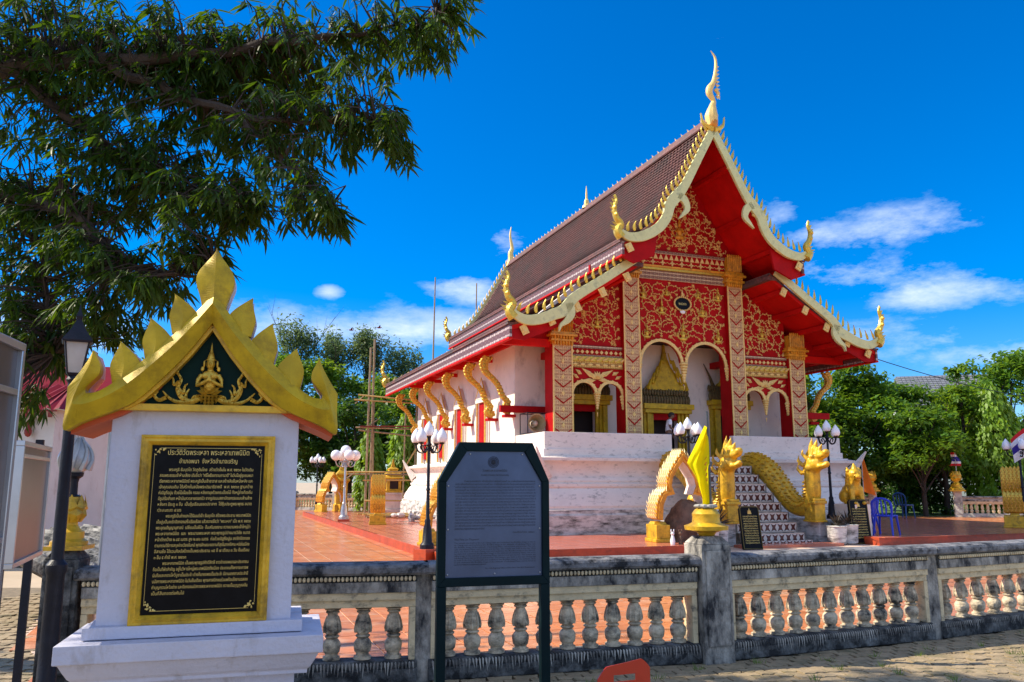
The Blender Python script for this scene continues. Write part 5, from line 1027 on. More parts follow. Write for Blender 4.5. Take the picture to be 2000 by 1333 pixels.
# ================================================================ ARCHES, BOULDER
scalecream = mat('cream scale paint', (.85, .74, .42), .5, 0, .2, 12); lining = mat('white arch lining', (.8, .76, .7), .7)
def arch(label, p, rz, k=1., dp=.55, m1=goldsat, group='golden scaled arches round the terrace', back='flame'):
    t = thing('scaled_arch', label, 'arch', p, rz, group)
    O = [(.72, .0), (.72, .36), (.735, .55), (.7, .88), (.58, 1.12), (.42, 1.2), (.44, 1.36), (.38, 1.58), (.2, 1.86), (.0, 2.12)]; I = [(.55, .0), (.55, .36), (.57, .5), (.54, .85), (.44, 1.06), (.24, 1.1), (.32, 1.3), (.28, 1.48), (.12, 1.74), (.0, 1.88)]
    for s in (-1, 1):
        b = MB()
        for i in range(2, 9): b.prism([(s * O[i][0] * k, O[i][1] * k), (s * O[i + 1][0] * k, O[i + 1][1] * k), (s * I[i + 1][0] * k, I[i + 1][1] * k), (s * I[i][0] * k, I[i][1] * k)], 0, dp * k)
        o = b.build('arch_side', m1, t)
        e = MB(); band(e, [(s * (I[i][0] - .004) * k, I[i][1] * k) for i in range(2, 10)], .012, .05, dp * k - .03); e.build('arch_lining', lining, o)
        e = MB(); band(e, [(s * (O[i][0] * .6 + I[i][0] * .4) * k, (O[i][1] * .6 + I[i][1] * .4) * k) for i in range(2, 10)], .05 * k, -.03, -.001); e.build('arch_rib', goldsat, o, bevel=.006)
        c = MB(); x0, x1 = sorted((s * .42 * k, s * .76 * k)); c.box(x0, x1, -.05 * k, dp * k + .02, .08 * k, .4 * k); c.box(x0 - .03, x1 + .03, -.08 * k, dp * k + .05, 0, .08 * k); c.lathe([(.17 * k, .4 * k), (.13 * k, .47 * k)], (s * .59 * k, dp * k / 2, 0), sq=True); c.build('arch_foot', gold, t, bevel=.015)
        f = MB(); path = spline([O[i] for i in range(2, 10)], 4)
        ds = [0]
        for i in range(1, len(path)): ds.append(ds[-1] + sqrt((path[i][0] - path[i - 1][0]) ** 2 + (path[i][1] - path[i - 1][1]) ** 2))
        nr = 20; nc = 5
        for r in range(nr):
            d = ds[-1] * r / nr; x = np.interp(d, ds, [q[0] for q in path]); z = np.interp(d, ds, [q[1] for q in path]); x2 = np.interp(d + .07, ds, [q[0] for q in path]); z2 = np.interp(d + .07, ds, [q[1] for q in path])
            tx, tz = (x2 - x), (z2 - z); L = sqrt(tx * tx + tz * tz) or 1; tx /= L; tz /= L; nx, nz = tz, -tx
            for c_ in range(nc):
                y = (c_ + (.5 if r % 2 else .25)) * dp / nc; hw = dp / nc * .4
                P_ = lambda a, h, yy: (s * (x + tx * a + nx * h) * k, yy * k, (z + tz * a + nz * h) * k)
                f.add([P_(0, .0, y - hw), P_(0, .0, y + hw), P_(.06, .05, y + hw * .8), P_(.06, .05, y - hw * .8), P_(.12, .08, y)], [(0, 1, 2, 3), (3, 2, 4), (0, 3, 4), (1, 4, 2)])
        tag(f.build('arch_scales', scalecream if back == 'cream' else goldbright, o), kind='stuff')
    return t
ap = T2W(-3.25, -3.05, .2); arch('gold pointed arch with cream scales sheltering brown boulder beside steps', (4.08, 19.5, .2), TA - .12, 1.0, .55, back='cream')
rk = bmesh.new(); bmesh.ops.create_icosphere(rk, subdivisions=4, radius=1)
from mathutils import noise
for v in rk.verts:
    n = noise.noise(v.co * 1.3 + Vector((3, 1, 7))) * .22 + noise.noise(v.co * 4) * .07; v.co *= 1 + n
    v.co.x *= .56; v.co.y *= .4; v.co.z = (v.co.z * .62 + .42); v.co.x *= 1 - max(0, v.co.z - .5) * .35
me = bpy.data.meshes.new('boulder'); rk.to_mesh(me); rk.free(); me.materials.append(rock); me.shade_smooth(); tag(link('boulder', me, None, (4.22, 19.8, .12)), 'rough brown sandstone boulder set inside the gold arch', 'boulder')
for i, (x, lb) in enumerate(((3.62, 'small white and orange figurine left before the boulder'), (3.8, 'small brown figurine right before the boulder'))):
    t = thing('figurine', lb, 'figurine', (x, 18.75, .2), 0, 'small offerings before the boulder'); b = MB(); b.lathe([(.05, 0), (.06, .08), (.04, .16), (.03, .2)], seg=8); b.ball((0, 0, .24), .045, 8)
    for s in (-1, 1): b.ball((s * .03, 0, .3), (.015, .015, .04), 6)
    b.build('body', globe if i == 0 else rock, t, True)
arch('gold scaled arch seen edge on beside the round globe lamp', (-4.7, 27.6, .2), radians(-80), .76, .6)
arch('gold scaled arch seen edge on at right before far balustrade', (15.45, 25.95, .2), radians(-121), .86, .62)
arch('gold scaled arch half hidden behind the dark green sign', (-1.38, 18.6, .2), TA + .15, .78, .5)
arch('gold arch under a spire at the far left corner', (-8.35, 38.6, .2), radians(48), .85, .6)

# shrines
def shrine(label, p, k=1.):
    t = thing('shrine', label, 'shrine', p, TA); b = MB(); b.box(-.55, .55, -.55, .55, 0, .12); b.box(-.42, .42, -.42, .42, .12, .78); b.box(-.5, .5, -.5, .5, .78, .88); b.build('white_pedestal', white, t, bevel=.015)
    b = MB(); b.box(-.45, .45, -.45, .45, .88, .98); b.box(-.34, .34, -.34, .34, .98, 1.5); b.lathe([(.46, 1.5), (.48, 1.56), (.34, 1.66), (.32, 1.72), (.36, 1.75), (.2, 1.88), (.2, 1.93), (.24, 1.96), (.1, 2.06), (.06, 2.2), (.02, 2.45)], sq=True)
    b.build('gold_cabinet', gold, t, bevel=.01); b = MB(); b.box(-.2, .2, -.352, -.342, 1.05, 1.42); b.box(.342, .352, -.2, .2, 1.05, 1.42); b.box(-.352, -.342, -.2, .2, 1.05, 1.42); b.build('cabinet_window', shade, t); return t
shrine('gold cabinet shrine on white pedestal below the scaffold', (-5.6, 38.6, .2))
t = thing('spire_shrine', 'narrow gold spired shrine beside far left arch', 'shrine', (-8.15, 39.3, .2), TA)
b = MB(); b.lathe([(.32, 0), (.32, .3), (.26, .36), (.26, 1.3), (.36, 1.42), (.36, 1.5), (.2, 1.62), (.26, 1.7), (.26, 1.76), (.1, 1.95), (.1, 2.0), (.03, 2.2), (.01, 2.5)], sq=True); b.build('spire', gold, t, bevel=.01)

# ================================================================ STREET LAMPS with clustered lamps
def lamp(label, p, h, kind='bud', k=1., rz=0., pole=iron, group='lamps with white bud shades', base=None):
    t = thing('street_lamp', label, 'street lamp', p, rz, group); b = MB(); hp = h - .42 * k
    b.lathe([(.13 * k, 0), (.13 * k, .08), (.09 * k, .14), (.075 * k, .4), (.05 * k, .5), (.055 * k, .56), (.035 * k, .6), (.03 * k, hp * .55), (.045 * k, hp * .56), (.03 * k, hp * .58), (.026 * k, hp - .05), (.06 * k, hp), (.03 * k, hp + .05), (.03 * k, h - .3 * k), (.05 * k, h - .27 * k)], seg=10); b.build('pole', pole, t, True, angle=.6)
    if base: b = MB(); b.box(-.2, .2, -.2, .2, -.25, .0); b.build('base_block', base, t, bevel=.01)
    bud = [(.03 * k, 0), (.075 * k, .02 * k), (.1 * k, .08 * k), (.085 * k, .16 * k), (.045 * k, .225 * k), (.004, .28 * k)]
    def shade_(x, y, z):
        o = MB(); (o.lathe(bud, (x, y, z), 14) if kind == 'bud' else o.ball((x, y, z + .13 * k), .14 * k, 16)); o.build('lamp_shade', globe, t, True)
    shade_(0, 0, h - .27 * k)
    for i in range(4):
        a = i * pi / 2 + .35; R = .27 * k; c, s_ = cos(a), sin(a); q = spline([(.03, hp - .05), (.12 * k, hp - .14 * k), (.22 * k, hp - .12 * k), (.27 * k, hp - .02 * k), (R, hp + .02)], 4)
        b = MB(); b.tube([(r * c, r * s_, z) for r, z in q], .016 * k, 6); q = spline([(.08 * k, hp - .1 * k), (.12 * k, hp - .02 * k), (.18 * k, hp - .03 * k), (.16 * k, hp - .09 * k)], 4); b.tube([(r * c, r * s_, z) for r, z in q], .011 * k, 5)
        b.lathe([(.03 * k, hp + .0), (.06 * k, hp + .03)], (R * c, R * s_, 0), 8); b.build('arm', pole, t, True); shade_(R * c, R * s_, hp + .03)
    return t
LW = T2W(-2.3, -2.0, .6); lamp('black lamp with white bud shades left of steps behind yellow flag', LW, 2.62, k=1.15, rz=.4)
LW = T2W(2.15, -2.0, .6); lamp('black lamp with white bud shades right of steps beside naga', LW, 2.66, k=1.15, rz=.1)
lamp('black lamp with white bud shades in court left of dark sign', (-1.74, 17.1, .24), 2.6, k=1.15, rz=.8, base=redstep)
lamp('small distant black lamp with bud shades at far left terrace corner', (-9.95, 42, 0), 3.0, k=1.2, rz=.3)
lamp('black lamp with bud shades at right edge of picture', (15.62, 25.2, .0), 3.05, k=1.25, rz=1.0)
lamp('silver lamp with five round white globes in left court', (-5.97, 29.4, .28), 2.6, 'ball', 1.35, .2, steel, 'lamps with round globes', redstep)

# ================================================================ CHAIRS
def chair(label, p, rz, m, k=1.12, group='blue plastic chairs on terrace'):
    t = thing('plastic_chair', label, 'chair', p, rz, group); b = MB()
    pr = [(-.22, -.22), (.22, -.22), (.2, .2), (-.2, .2)]; b.prism([(x * k, y * k) for x, y in pr], .43 * k, .46 * k, 'z'); b.box(-.22 * k, .22 * k, -.235 * k, -.215 * k, .4 * k, .455 * k); b.build('seat', m, t, bevel=.01)
    for s in (-1, 1):
        b = MB(); b.tube([(s * .19 * k, -.2 * k, .43 * k), (s * .23 * k, -.25 * k, 0)], [.03 * k, .02 * k], 6); b.build('leg', m, t, True)
        b = MB(); b.tube([(s * .18 * k, .18 * k, .43 * k), (s * .22 * k, .26 * k, 0)], [.03 * k, .02 * k], 6); b.build('leg', m, t, True)
    b = MB(); q = spline([(-.2, .42), (-.22, .62), (-.19, .78), (0, .85), (.19, .78), (.22, .62), (.2, .42)], 5); b.tube([(x * k, (.19 + (z - .42) * .2) * k, z * k) for x, z in q], .028 * k, 7, flat=.6)
    for s in (-1, 0, 1):
        q = spline([(s * .08, .46), (s * .1, .62), (s * .09, .8)], 3); b.tube([(x * k, (.19 + (z - .42) * .2) * k, z * k) for x, z in q], .02 * k, 5, flat=.6)
    b.build('backrest', m, t, True); return t
q = T2W(3.25, -2.75, .2); chair('front blue plastic chair facing left on right terrace', q, TA + pi / 2 + .5, bluepl)
q = T2W(3.35, -1.95, .2); chair('blue plastic chair next to white lion block', q, TA - pi / 2 - .5, bluepl)
q = T2W(11.6, 4.7, .2); chair('farthest blue plastic chair, behind the other two', q, TA + pi / 2 + .2, mat('faded blue plastic', (.012, .07, .22), .4, 0, .1, 3))

# red chair back in the foreground
t = thing('red_chair', 'red plastic chair whose slotted backrest rises at bottom edge of picture', 'chair', (.62, 4.7, -.27), .25)
b = MB(); xs = np.linspace(-.155, .155, 25); top = lambda x: .86 + .05 * (x + .155) / .31 - .9 * max(0, abs(x) - .1) ** 1.35 * 3.2; c0 = Matrix()
for i in range(24):
    a, c = xs[i], xs[i + 1]; m_x = (a + c) / 2; zl = .45
    segs = [(zl, top(a), top(c))]
    hole = .775 if abs(m_x + .0) < .06 else None; slot = (i % 4 in (1, 2)) and abs(m_x) < .13
    yy = lambda x: .55 * x * x
    def seg(z0, z1a, z1b): b.add([(a, yy(a), z0), (c, yy(c), z0), (c, yy(c), z1b), (a, yy(a), z1a), (a, yy(a) + .008, z0), (c, yy(c) + .008, z0), (c, yy(c) + .008, z1b), (a, yy(a) + .008, z1a)], [(0, 1, 2, 3), (5, 4, 7, 6), (3, 2, 6, 7), (0, 4, 5, 1), (0, 3, 7, 4), (1, 5, 6, 2)])
    if hole: h0 = .79 - .0; h1 = .825; seg(h1 + .03 * (m_x), top(a), top(c)); z_t = h0 + .03 * m_x
    else: z_t = None
    if slot:
        seg(.745, z_t or top(a), z_t or top(c)); seg(.45, .5, .5)
    else: seg(.45, z_t or top(a), z_t or top(c))
b.build('backrest', redpl, t)
b = MB(); b.prism([(-.2, -.42), (.2, -.42), (.17, .0), (-.17, .0)], .44, .462, 'z'); b.build('seat', redpl, t, bevel=.01)
for (x, y) in ((-.17, -.38), (.17, -.38), (-.16, -.02), (.16, -.02)): b = MB(); b.tube([(x, y, .44), (x * 1.15, y * 1.05, .2)], .02, 6); b.build('leg', redpl, t)

# ================================================================ FLAGS
def flag(label, cat, base, ztop, cloth, m, polem=steel, r=.012, zbot=0, segs=None):
    """cloth: function(u,v)->(dx,dy,z) hanging from pole"""
    t = thing('flag', label, cat, base, 0); b = MB(); b.tube([(0, 0, zbot), (0, 0, ztop)], r, 7); b.build('pole', polem, t, True)
    nu, nv = 16, 20
    for k, (v0, v1, mm) in enumerate(segs or [(0, 1, m)]):
        c = MB(); vs = []; n2 = max(2, int(nv * (v1 - v0)) + 1)
        for i in range(nu + 1):
            for j in range(n2 + 1): vs.append(cloth(i / nu, v0 + (v1 - v0) * j / n2))
        fs = [(i * (n2 + 1) + j, (i + 1) * (n2 + 1) + j, (i + 1) * (n2 + 1) + j + 1, i * (n2 + 1) + j + 1) for i in range(nu) for j in range(n2)]
        c.add(vs, fs); c.build('cloth' if not segs else 'stripe', mm, t, True)
    return t
ycl = mat('bright yellow cloth', (.95, .82, .006), .8, 0, .06, 3, .15, 9, trans=((1, .9, .01), .5), spec=.1); ocl = mat('orange cloth', (.8, .2, .01), .75, 0, .1, 4, trans=((.9, .3, .02), .35))
rc = mat('flag red cloth', (.6, .01, .02), .75, trans=((.7, .02, .03), .3)); wc_ = mat('flag white cloth', (.8, .8, .82), .75, trans=((.8, .8, .8), .3)); bc = mat('flag blue cloth', (.03, .02, .3), .75, trans=((.05, .04, .4), .3))
def yfl(u, v):   # u 0 at pole -> 1 free edge, v 0 bottom -> 1 top ; limp flag
    L = .22 * float(np.interp(v, [0, .2, .42, .58, .8, 1], [.34, .36, .62, 1.0, .5, .05])); x = -u * L; z = .88 * v - .1 * u * (1 - v) - .04 * sin(u * 3); y = .05 * sin(u * 10 + v * 4) * u + .03 * sin(v * 7)
    return (x, y, 1.33 + .05 + z * .86)
fy = flag('limp bright yellow flag on pole set in balustrade post finial', 'flag', (BP[2][0] + .05, BP[2][1], 0), 2.26, yfl, ycl, mat('dark steel pole', (.1, .1, .1), .4, .5), .0115, 1.3)
b = MB()
for k in range(5): b.tube([(-.035 - .004 * k, -.03, 1.6 + k * .05), (-.03, -.032, 1.63 + k * .05)], [.008, .004], 5)
b.build('printed_emblem', mat('orange emblem print', (.75, .3, .01), .8), fy)
def yf2(u, v): return (.01 + u * .14 + .02 * sin(v * 6) * u, .02 * sin(u * 7 + v * 2), 1.47 + v * .75 + (.03 * u if v > .5 else .0))
flag('yellow flag hanging beside white stele at left', 'flag', (-3.5, 7.1, 0), 2.45, yf2, ycl, steel, .016, .8)
q = T2W(14.9, 9.5)
def of(u, v): return (u * .55 * (1 - v * .85), .03 * sin(u * 6), 1.15 + v * 1.55 - .2 * u * (1 - v))
flag('orange pennant beside gold lotus post at right', 'flag', (15.95, 37.4, 0), 2.8, of, ocl, steel, .02, .8)
def tf(u, v): return ((u - .5) * .55 * (1 - v * .65) + .06 * sin(v * 5), .06 * sin(u * 8 + v), 2.3 + v * .62)
flag('small limp Thai flag above gold lotus post at right', 'flag', (20.4, 37.7, 0), 2.95, tf, rc, steel, .02, 1.9, [(0, .17, rc), (.17, .33, wc_), (.33, .67, bc), (.67, .83, wc_), (.83, 1, rc)])
def tf2(u, v): return (-.55 + u * 1.5, .1 * sin(u * 5 + v), 2.25 + v * .95 * (.75 + .25 * sin(u * 2.5)) + .28 * sin(u * 2.6) - .1)
flag('large waving Thai flag cut by right edge of picture', 'flag', (15.88, 25.0, 0), 3.5, tf2, rc, steel, .02, 0, [(0, .17, wc_), (.17, .33, wc_), (.33, .62, bc), (.62, .83, wc_), (.83, 1, rc)])

# ================================================================ REAR BALUSTRADES
BM2 = MB().lathe([(.05 * 1.3, 0), (.06, .04), (.085, .1), (.05, .17), (.075, .23), (.045, .36), (.07, .4)], seg=8).mesh('baluster', True); BM2.materials.append(concclean)
lightc = (mat('pale weathered rail', (.5, .48, .42), .8, 0, .2, 4, .3, 20, dirt=((.1, .1, .09), .3, 3, 1)), conc, concclean)
def rear(label, pts, posts, k=1.08, gaps=13):
    off = Vector((*pts[0], 0)); t = thing('rear_balustrade', label, 'balustrade', off)
    for a, c in zip(pts[:-1], pts[1:]): bay(t, a, c, off, nb=gaps, ga=.15, gb=.15, bm=BM2, detail=False, caps=lightc, rail_over=False)
    for i, p in enumerate(pts):
        d = Vector((*pts[min(i + 1, len(pts) - 1)], 0)) - Vector((*pts[max(i - 1, 0)], 0)); o, M = post(t, p, atan2(d.y, d.x), .17, 1.15 if i in posts else 1.0, off, m=lightc[0])
        if i in posts: lotus(o, M, 1.22, gold, 2.3)
def line(a, c, n): return [(a[0] + (c[0] - a[0]) * i / n, a[1] + (c[1] - a[1]) * i / n) for i in range(n + 1)]
rear('long pale balustrade at the far end of the left court', line((-20, 49.5), (-2.0, 42.8), 7), ())
rear('pale balustrade at the right behind the gold arch', line((20.4, 37.8), (32.5, 33.3), 4), (0,))
rear('short pale balustrade behind the blue chairs', line((12.0, 39.2), (16.5, 37.8), 2), (2,))

# ================================================================ PERSON in the doorway
t = thing('person', 'person in white shirt and dark trousers bending head beside temple door', 'person', T2W(-.5, 1.9, 2.33), TA + 1.1)
t.scale = (.88, .88, .8)
skin = mat('brown skin', (.2, .1, .055), .55)
def skinned(name, V, E, m, par, lvl=2, roots=(0,)):
    me = bpy.data.meshes.new(name); me.from_pydata([v[:3] for v in V], E, []); me.materials.append(m); o = link(name, me, par); o.modifiers.new('k', 'SKIN')
    for i, v in enumerate(V): me.skin_vertices[0].data[i].radius = (v[3], v[4] if len(v) > 4 else v[3]); me.skin_vertices[0].data[i].use_root = i in roots
    sb = o.modifiers.new('s', 'SUBSURF'); sb.levels = lvl; sb.render_levels = lvl; dg = bpy.context.evaluated_depsgraph_get(); m2 = bpy.data.meshes.new_from_object(o.evaluated_get(dg)); o.modifiers.clear(); o.data = m2; m2.shade_smooth(); return o
V = [(0, 0, .92, .13, .11), (0, -.01, 1.1, .12, .1), (0, -.03, 1.3, .15, .11), (0, -.05, 1.42, .08, .08), (0, -.09, 1.5, .05, .05), (0, -.15, 1.56, .085, .1), (0, -.17, 1.64, .07, .085),
     (.17, -.05, 1.38, .055), (.22, -.03, 1.12, .045), (.2, -.14, .9, .035), (.19, -.18, .8, .025), (-.17, -.05, 1.38, .055), (-.22, -.06, 1.12, .045), (-.16, -.25, 1.0, .035), (-.1, -.32, .98, .025),
     (.09, 0, .85, .1), (.1, -.01, .48, .065), (.1, .01, .1, .045), (.1, -.12, .04, .035), (-.09, 0, .85, .1), (-.1, -.03, .48, .065), (-.1, .0, .1, .045), (-.1, -.13, .04, .035)]
E = [(0, 1), (1, 2), (2, 3), (3, 4), (4, 5), (5, 6), (2, 7), (7, 8), (8, 9), (9, 10), (2, 11), (11, 12), (12, 13), (13, 14), (0, 15), (15, 16), (16, 17), (17, 18), (0, 19), (19, 20), (20, 21), (21, 22)]
o = skinned('body', V, E, skin, t)
sk = lambda ids, gr: None
V2 = [(0, 0, .9, .15, .125), (0, -.01, 1.1, .14, .12), (0, -.03, 1.3, .17, .13), (0, -.05, 1.42, .09, .085), (.17, -.05, 1.38, .075), (.215, -.035, 1.2, .065), (-.17, -.05, 1.38, .075), (-.215, -.055, 1.2, .065)]
skinned('shirt', V2, [(0, 1), (1, 2), (2, 3), (2, 4), (4, 5), (2, 6), (6, 7)], mat('pale shirt cloth', (.85, .85, .9), .8), t)
V3 = [(0, 0, .95, .14, .12), (.09, 0, .85, .12), (.1, -.01, .48, .085), (.1, .01, .12, .07), (-.09, 0, .85, .12), (-.1, -.03, .48, .085), (-.1, 0, .12, .07)]
skinned('trousers', V3, [(0, 1), (1, 2), (2, 3), (0, 4), (4, 5), (5, 6)], mat('dark blue trousers', (.02, .035, .09), .8), t)
b = MB(); b.ball((0, -.13, 1.65), (.09, .11, .085), 12); b.ball((0, -.08, 1.6), (.085, .07, .09), 10); b.build('hair', mat('black hair', (.012, .01, .01), .6), t, True)
b = MB(); b.ball((0, -.27, 1.585), (.016, .02, .02), 6)
for s in (-1, 1): b.ball((s * .035, -.25, 1.61), (.012, .01, .008), 6); b.ball((s * .092, -.15, 1.585), (.012, .02, .03), 6)
b.build('face_features', skin, t, True)
for s, (hx, hy, hz) in ((1, (.19, -.19, .78)), (-1, (-.09, -.34, .975))):
    b = MB(); b.ball((hx, hy, hz), (.022, .035, .045), 8)
    for k in range(4): b.tube([(hx + (k - 1.5) * .014, hy, hz - .03), (hx + (k - 1.5) * .015, hy - .02, hz - .085 - .008 * (k in (1, 2)))], .008, 5)
    b.tube([(hx - s * .02, hy - .01, hz), (hx - s * .04, hy - .03, hz - .045)], .009, 5); b.build('hand', skin, t, True)

# ================================================================ LOUDSPEAKER
t = thing('loudspeaker', 'beige horn loudspeaker in black cage on porch corner', 'loudspeaker', T2W(-4.82, 2.3, 3.0), TA)
b = MB(); q = [(.27, -.22), (.25, -.2), (.17, -.08), (.1, .05), (.06, .2)]
M = Matrix.Rotation(-pi / 2, 4, 'X'); b.lathe([(r, z) for r, z in [(.28, -.24), (.285, -.22), (.18, -.06), (.09, .1), (.06, .25)][::1]], seg=24, M=Matrix.Translation((0, 0, .28)) @ M)
horn = mat('beige horn paint', (.4, .33, .17), .45, .1, .15, 4)
bb_ = MB(); vs = []; pr_ = [(.285, -.24), (.25, -.235), (.19, -.12), (.13, .0), (.1, .08)]
bb_.add([(r * cos(a), y, .28 + r * sin(a)) for (r, y) in pr_ for a in [2 * pi * i / 24 for i in range(24)]], [(j * 24 + i, j * 24 + (i + 1) % 24, (j + 1) * 24 + (i + 1) % 24, (j + 1) * 24 + i) for j in range(4) for i in range(24)]); bb_.build('horn_bell', horn, t, True)
b = MB(); b.ball((0, -.08, .28), (.09, .1, .09), 12); b.tube([(0, 0, .28), (0, .3, .28)], .08, 10); b.build('driver', mat('pale driver', (.6, .52, .38), .5), t, True)
b = MB()
for z in (-.02, .58):
    b.tube([(-.3, -.26, z), (.3, -.26, z), (.3, .35, z), (-.3, .35, z), (-.3, -.26, z)], .016, 4)
for x, y in ((-.3, -.26), (.3, -.26), (.3, .35), (-.3, .35)): b.tube([(x, y, -.02), (x, y, .58)], .016, 4)
b.build('cage', iron, t)
# ================================================================ VEGETATION
leafdark = mat('mango leaf', (.016, .048, .006), .5, 0, .55, 2.2, trans=((.2, .36, .01), .2), spec=.22)
def scatter(name, pos, fwd, up, length, m, parent, tmpl, quads, kind='stuff', inv=None):
    """joins thousands of leaf shapes: template rows (x along leaf, y across, z up)"""
    n = len(pos); T = np.array(tmpl, float); k = len(T)
    f = fwd / np.linalg.norm(fwd, axis=1, keepdims=True); s = np.cross(up, f); s /= np.linalg.norm(s, axis=1, keepdims=True) + 1e-9; u = np.cross(f, s)
    V = pos[:, None, :] + (T[None, :, 0:1] * f[:, None, :] + T[None, :, 1:2] * s[:, None, :] + T[None, :, 2:3] * u[:, None, :]) * length[:, None, None]
    V = V.reshape(-1, 3); tot = sum(len(q) for q in quads); me = bpy.data.meshes.new(name); me.vertices.add(len(V)); me.vertices.foreach_set('co', V.ravel())
    flat = np.concatenate([np.array(q) for q in quads]); L = (flat[None, :] + (np.arange(n) * k)[:, None]).ravel(); me.loops.add(len(L)); me.loops.foreach_set('vertex_index', L.astype(np.int32))
    ln = np.array([len(q) for q in quads]); st0 = np.concatenate([[0], np.cumsum(ln)[:-1]]); starts = (st0[None, :] + (np.arange(n) * tot)[:, None]).ravel()
    me.polygons.add(len(starts)); me.polygons.foreach_set('loop_start', starts.astype(np.int32)); me.update(calc_edges=True); me.validate(); me.materials.append(m)
    o = link(name, me, parent); 
    if kind: tag(o, kind=kind)
    return o
LT = [(0, 0, 0), (.28, .07, .012), (.28, -.07, .012), (.62, .066, -.03), (.62, -.066, -.03), (1, 0, -.13), (.3, 0, -.015), (.62, 0, -.05)]
LQ = [(0, 6, 1), (0, 2, 6), (6, 7, 3, 1), (2, 4, 7, 6), (7, 5, 3), (4, 5, 7)]
mt = thing('mango_tree', 'large mango tree with long drooping dark leaves overhanging the upper left', 'tree', (-8.2, 8.2, 0))
mo = np.array([-8.2, 8.2, 0])
limbs = [[(-8.2, 8.2, 0, .34), (-8.1, 8.1, 1.2, .3), (-7.9, 7.9, 2.4, .27), (-7.4, 7.7, 3.2, .22)],
         [(-7.4, 7.7, 3.2, .2), (-6.0, 7.2, 4.3, .14), (-4.6, 6.9, 4.15, .09), (-3.7, 6.6, 3.8, .06), (-3.2, 6.5, 3.4, .04), (-2.7, 6.4, 3.25, .02), (-2.4, 6.35, 3.3, .008)],
         [(-7.4, 7.7, 3.2, .2), (-6.2, 7.4, 4.9, .16), (-4.6, 6.9, 5.32, .11), (-3.7, 6.7, 5.3, .085), (-2.7, 6.6, 5.3, .065), (-2.1, 6.6, 5.42, .05), (-1.5, 6.5, 5.42, .03), (-.65, 6.5, 5.6, .008)],
         [(-3.7, 6.7, 5.3, .07), (-3.1, 6.6, 5.0, .055), (-2.4, 6.5, 4.72, .04), (-1.9, 6.45, 4.6, .03), (-1.35, 6.4, 4.62, .015), (-1.0, 6.3, 4.5, .006)],
         [(-2.4, 6.5, 4.72, .035), (-2.0, 6.4, 4.35, .025), (-1.7, 6.3, 4.0, .015), (-1.45, 6.25, 3.8, .006)],
         [(-4.6, 6.9, 4.15, .06), (-4.2, 7.0, 3.6, .04), (-4.1, 7.0, 3.0, .02), (-4.0, 7.0, 2.7, .008)],
         [(-4.6, 6.9, 5.32, .07), (-3.8, 7.0, 4.7, .05), (-3.2, 6.8, 4.3, .035), (-2.6, 6.6, 4.0, .02), (-2.2, 6.4, 3.8, .008)],
         [(-7.4, 7.7, 3.2, .2), (-8.2, 6.8, 4.6, .14), (-9, 5.8, 6.0, .08), (-9.5, 5.2, 7.0, .03)], [(-7.4, 7.7, 3.2, .2), (-7.6, 8.8, 5.2, .14), (-7.2, 9.6, 7.0, .07), (-6.8, 10, 8, .03)], [(-6.2, 7.4, 4.9, .12), (-5.4, 7.3, 6.2, .08), (-4.4, 7.1, 7.0, .04), (-3.4, 6.8, 7.3, .015)]]
nodes = []
for i, P in enumerate(limbs):
    q = spline(P, 5); b = MB(M=Matrix.Translation(-Vector(mo))); b.tube([(p[0] + .02 * sin(j * 1.7), p[1], p[2] + .02 * cos(j * 1.3)) for j, p in enumerate(q)], [p[3] * (1 if i == 0 else .72) for p in q], 9 if i < 3 else 6); b.build('trunk' if i == 0 else 'limb', bark, mt, True)
    if i: nodes += [p[:3] for p in q]
nodes = np.array(nodes)
LOB = [(-4.39, 7.00, 5.46, 1.10, 0.85), (-3.25, 6.80, 5.35, 1.03, 0.62), (-2.04, 6.80, 5.45, 0.91, 0.45), (-1.09, 6.60, 5.48, 0.48, 0.32), (-1.30, 6.40, 4.71, 0.43, 0.33), (-1.95, 6.60, 4.57, 0.68, 0.44), (-3.17, 6.80, 4.32, 0.95, 0.62), (-4.21, 7.00, 4.06, 0.85, 0.72), (-2.41, 6.40, 3.88, 0.45, 0.32), (-1.75, 6.20, 3.9, 0.28, 0.22), (-0.99, 6.30, 4.46, 0.13, 0.2), (-3.44, 6.60, 3.4, 0.52, 0.32), (-4.37, 7.20, 3.2, 0.44, 0.48), (-2.55, 6.30, 3.45, 0.25, 0.2), (-2.94, 6.40, 3.15, 0.24, 0.14), (-1.43, 6.20, 3.75, 0.1, 0.1), (-4.1, 7.00, 2.75, 0.3, 0.24), (-3.5, 6.8, 2.95, .35, .2), (-4.3, 6.7, 2.3, .25, .3), (-0.75, 6.60, 5.53, 0.26, 0.26), (-.5, 6.5, 5.75, .2, .15), (-2.54, 7.20, 5.25, 0.87, 0.52)]
cl = []
for (x, y, z, rx, rz) in LOB:
    n = int(40 + 340 * rx * rz) if x < -2.3 else int(26 + 260 * rx * rz)
    for _ in range(n):
        v = RNG.normal(size=3); v /= np.linalg.norm(v); r = RNG.random() ** .45; cl.append((x + v[0] * rx * r, y + v[1] * .75 * r, z + v[2] * rz * r))
nvis = len(cl)
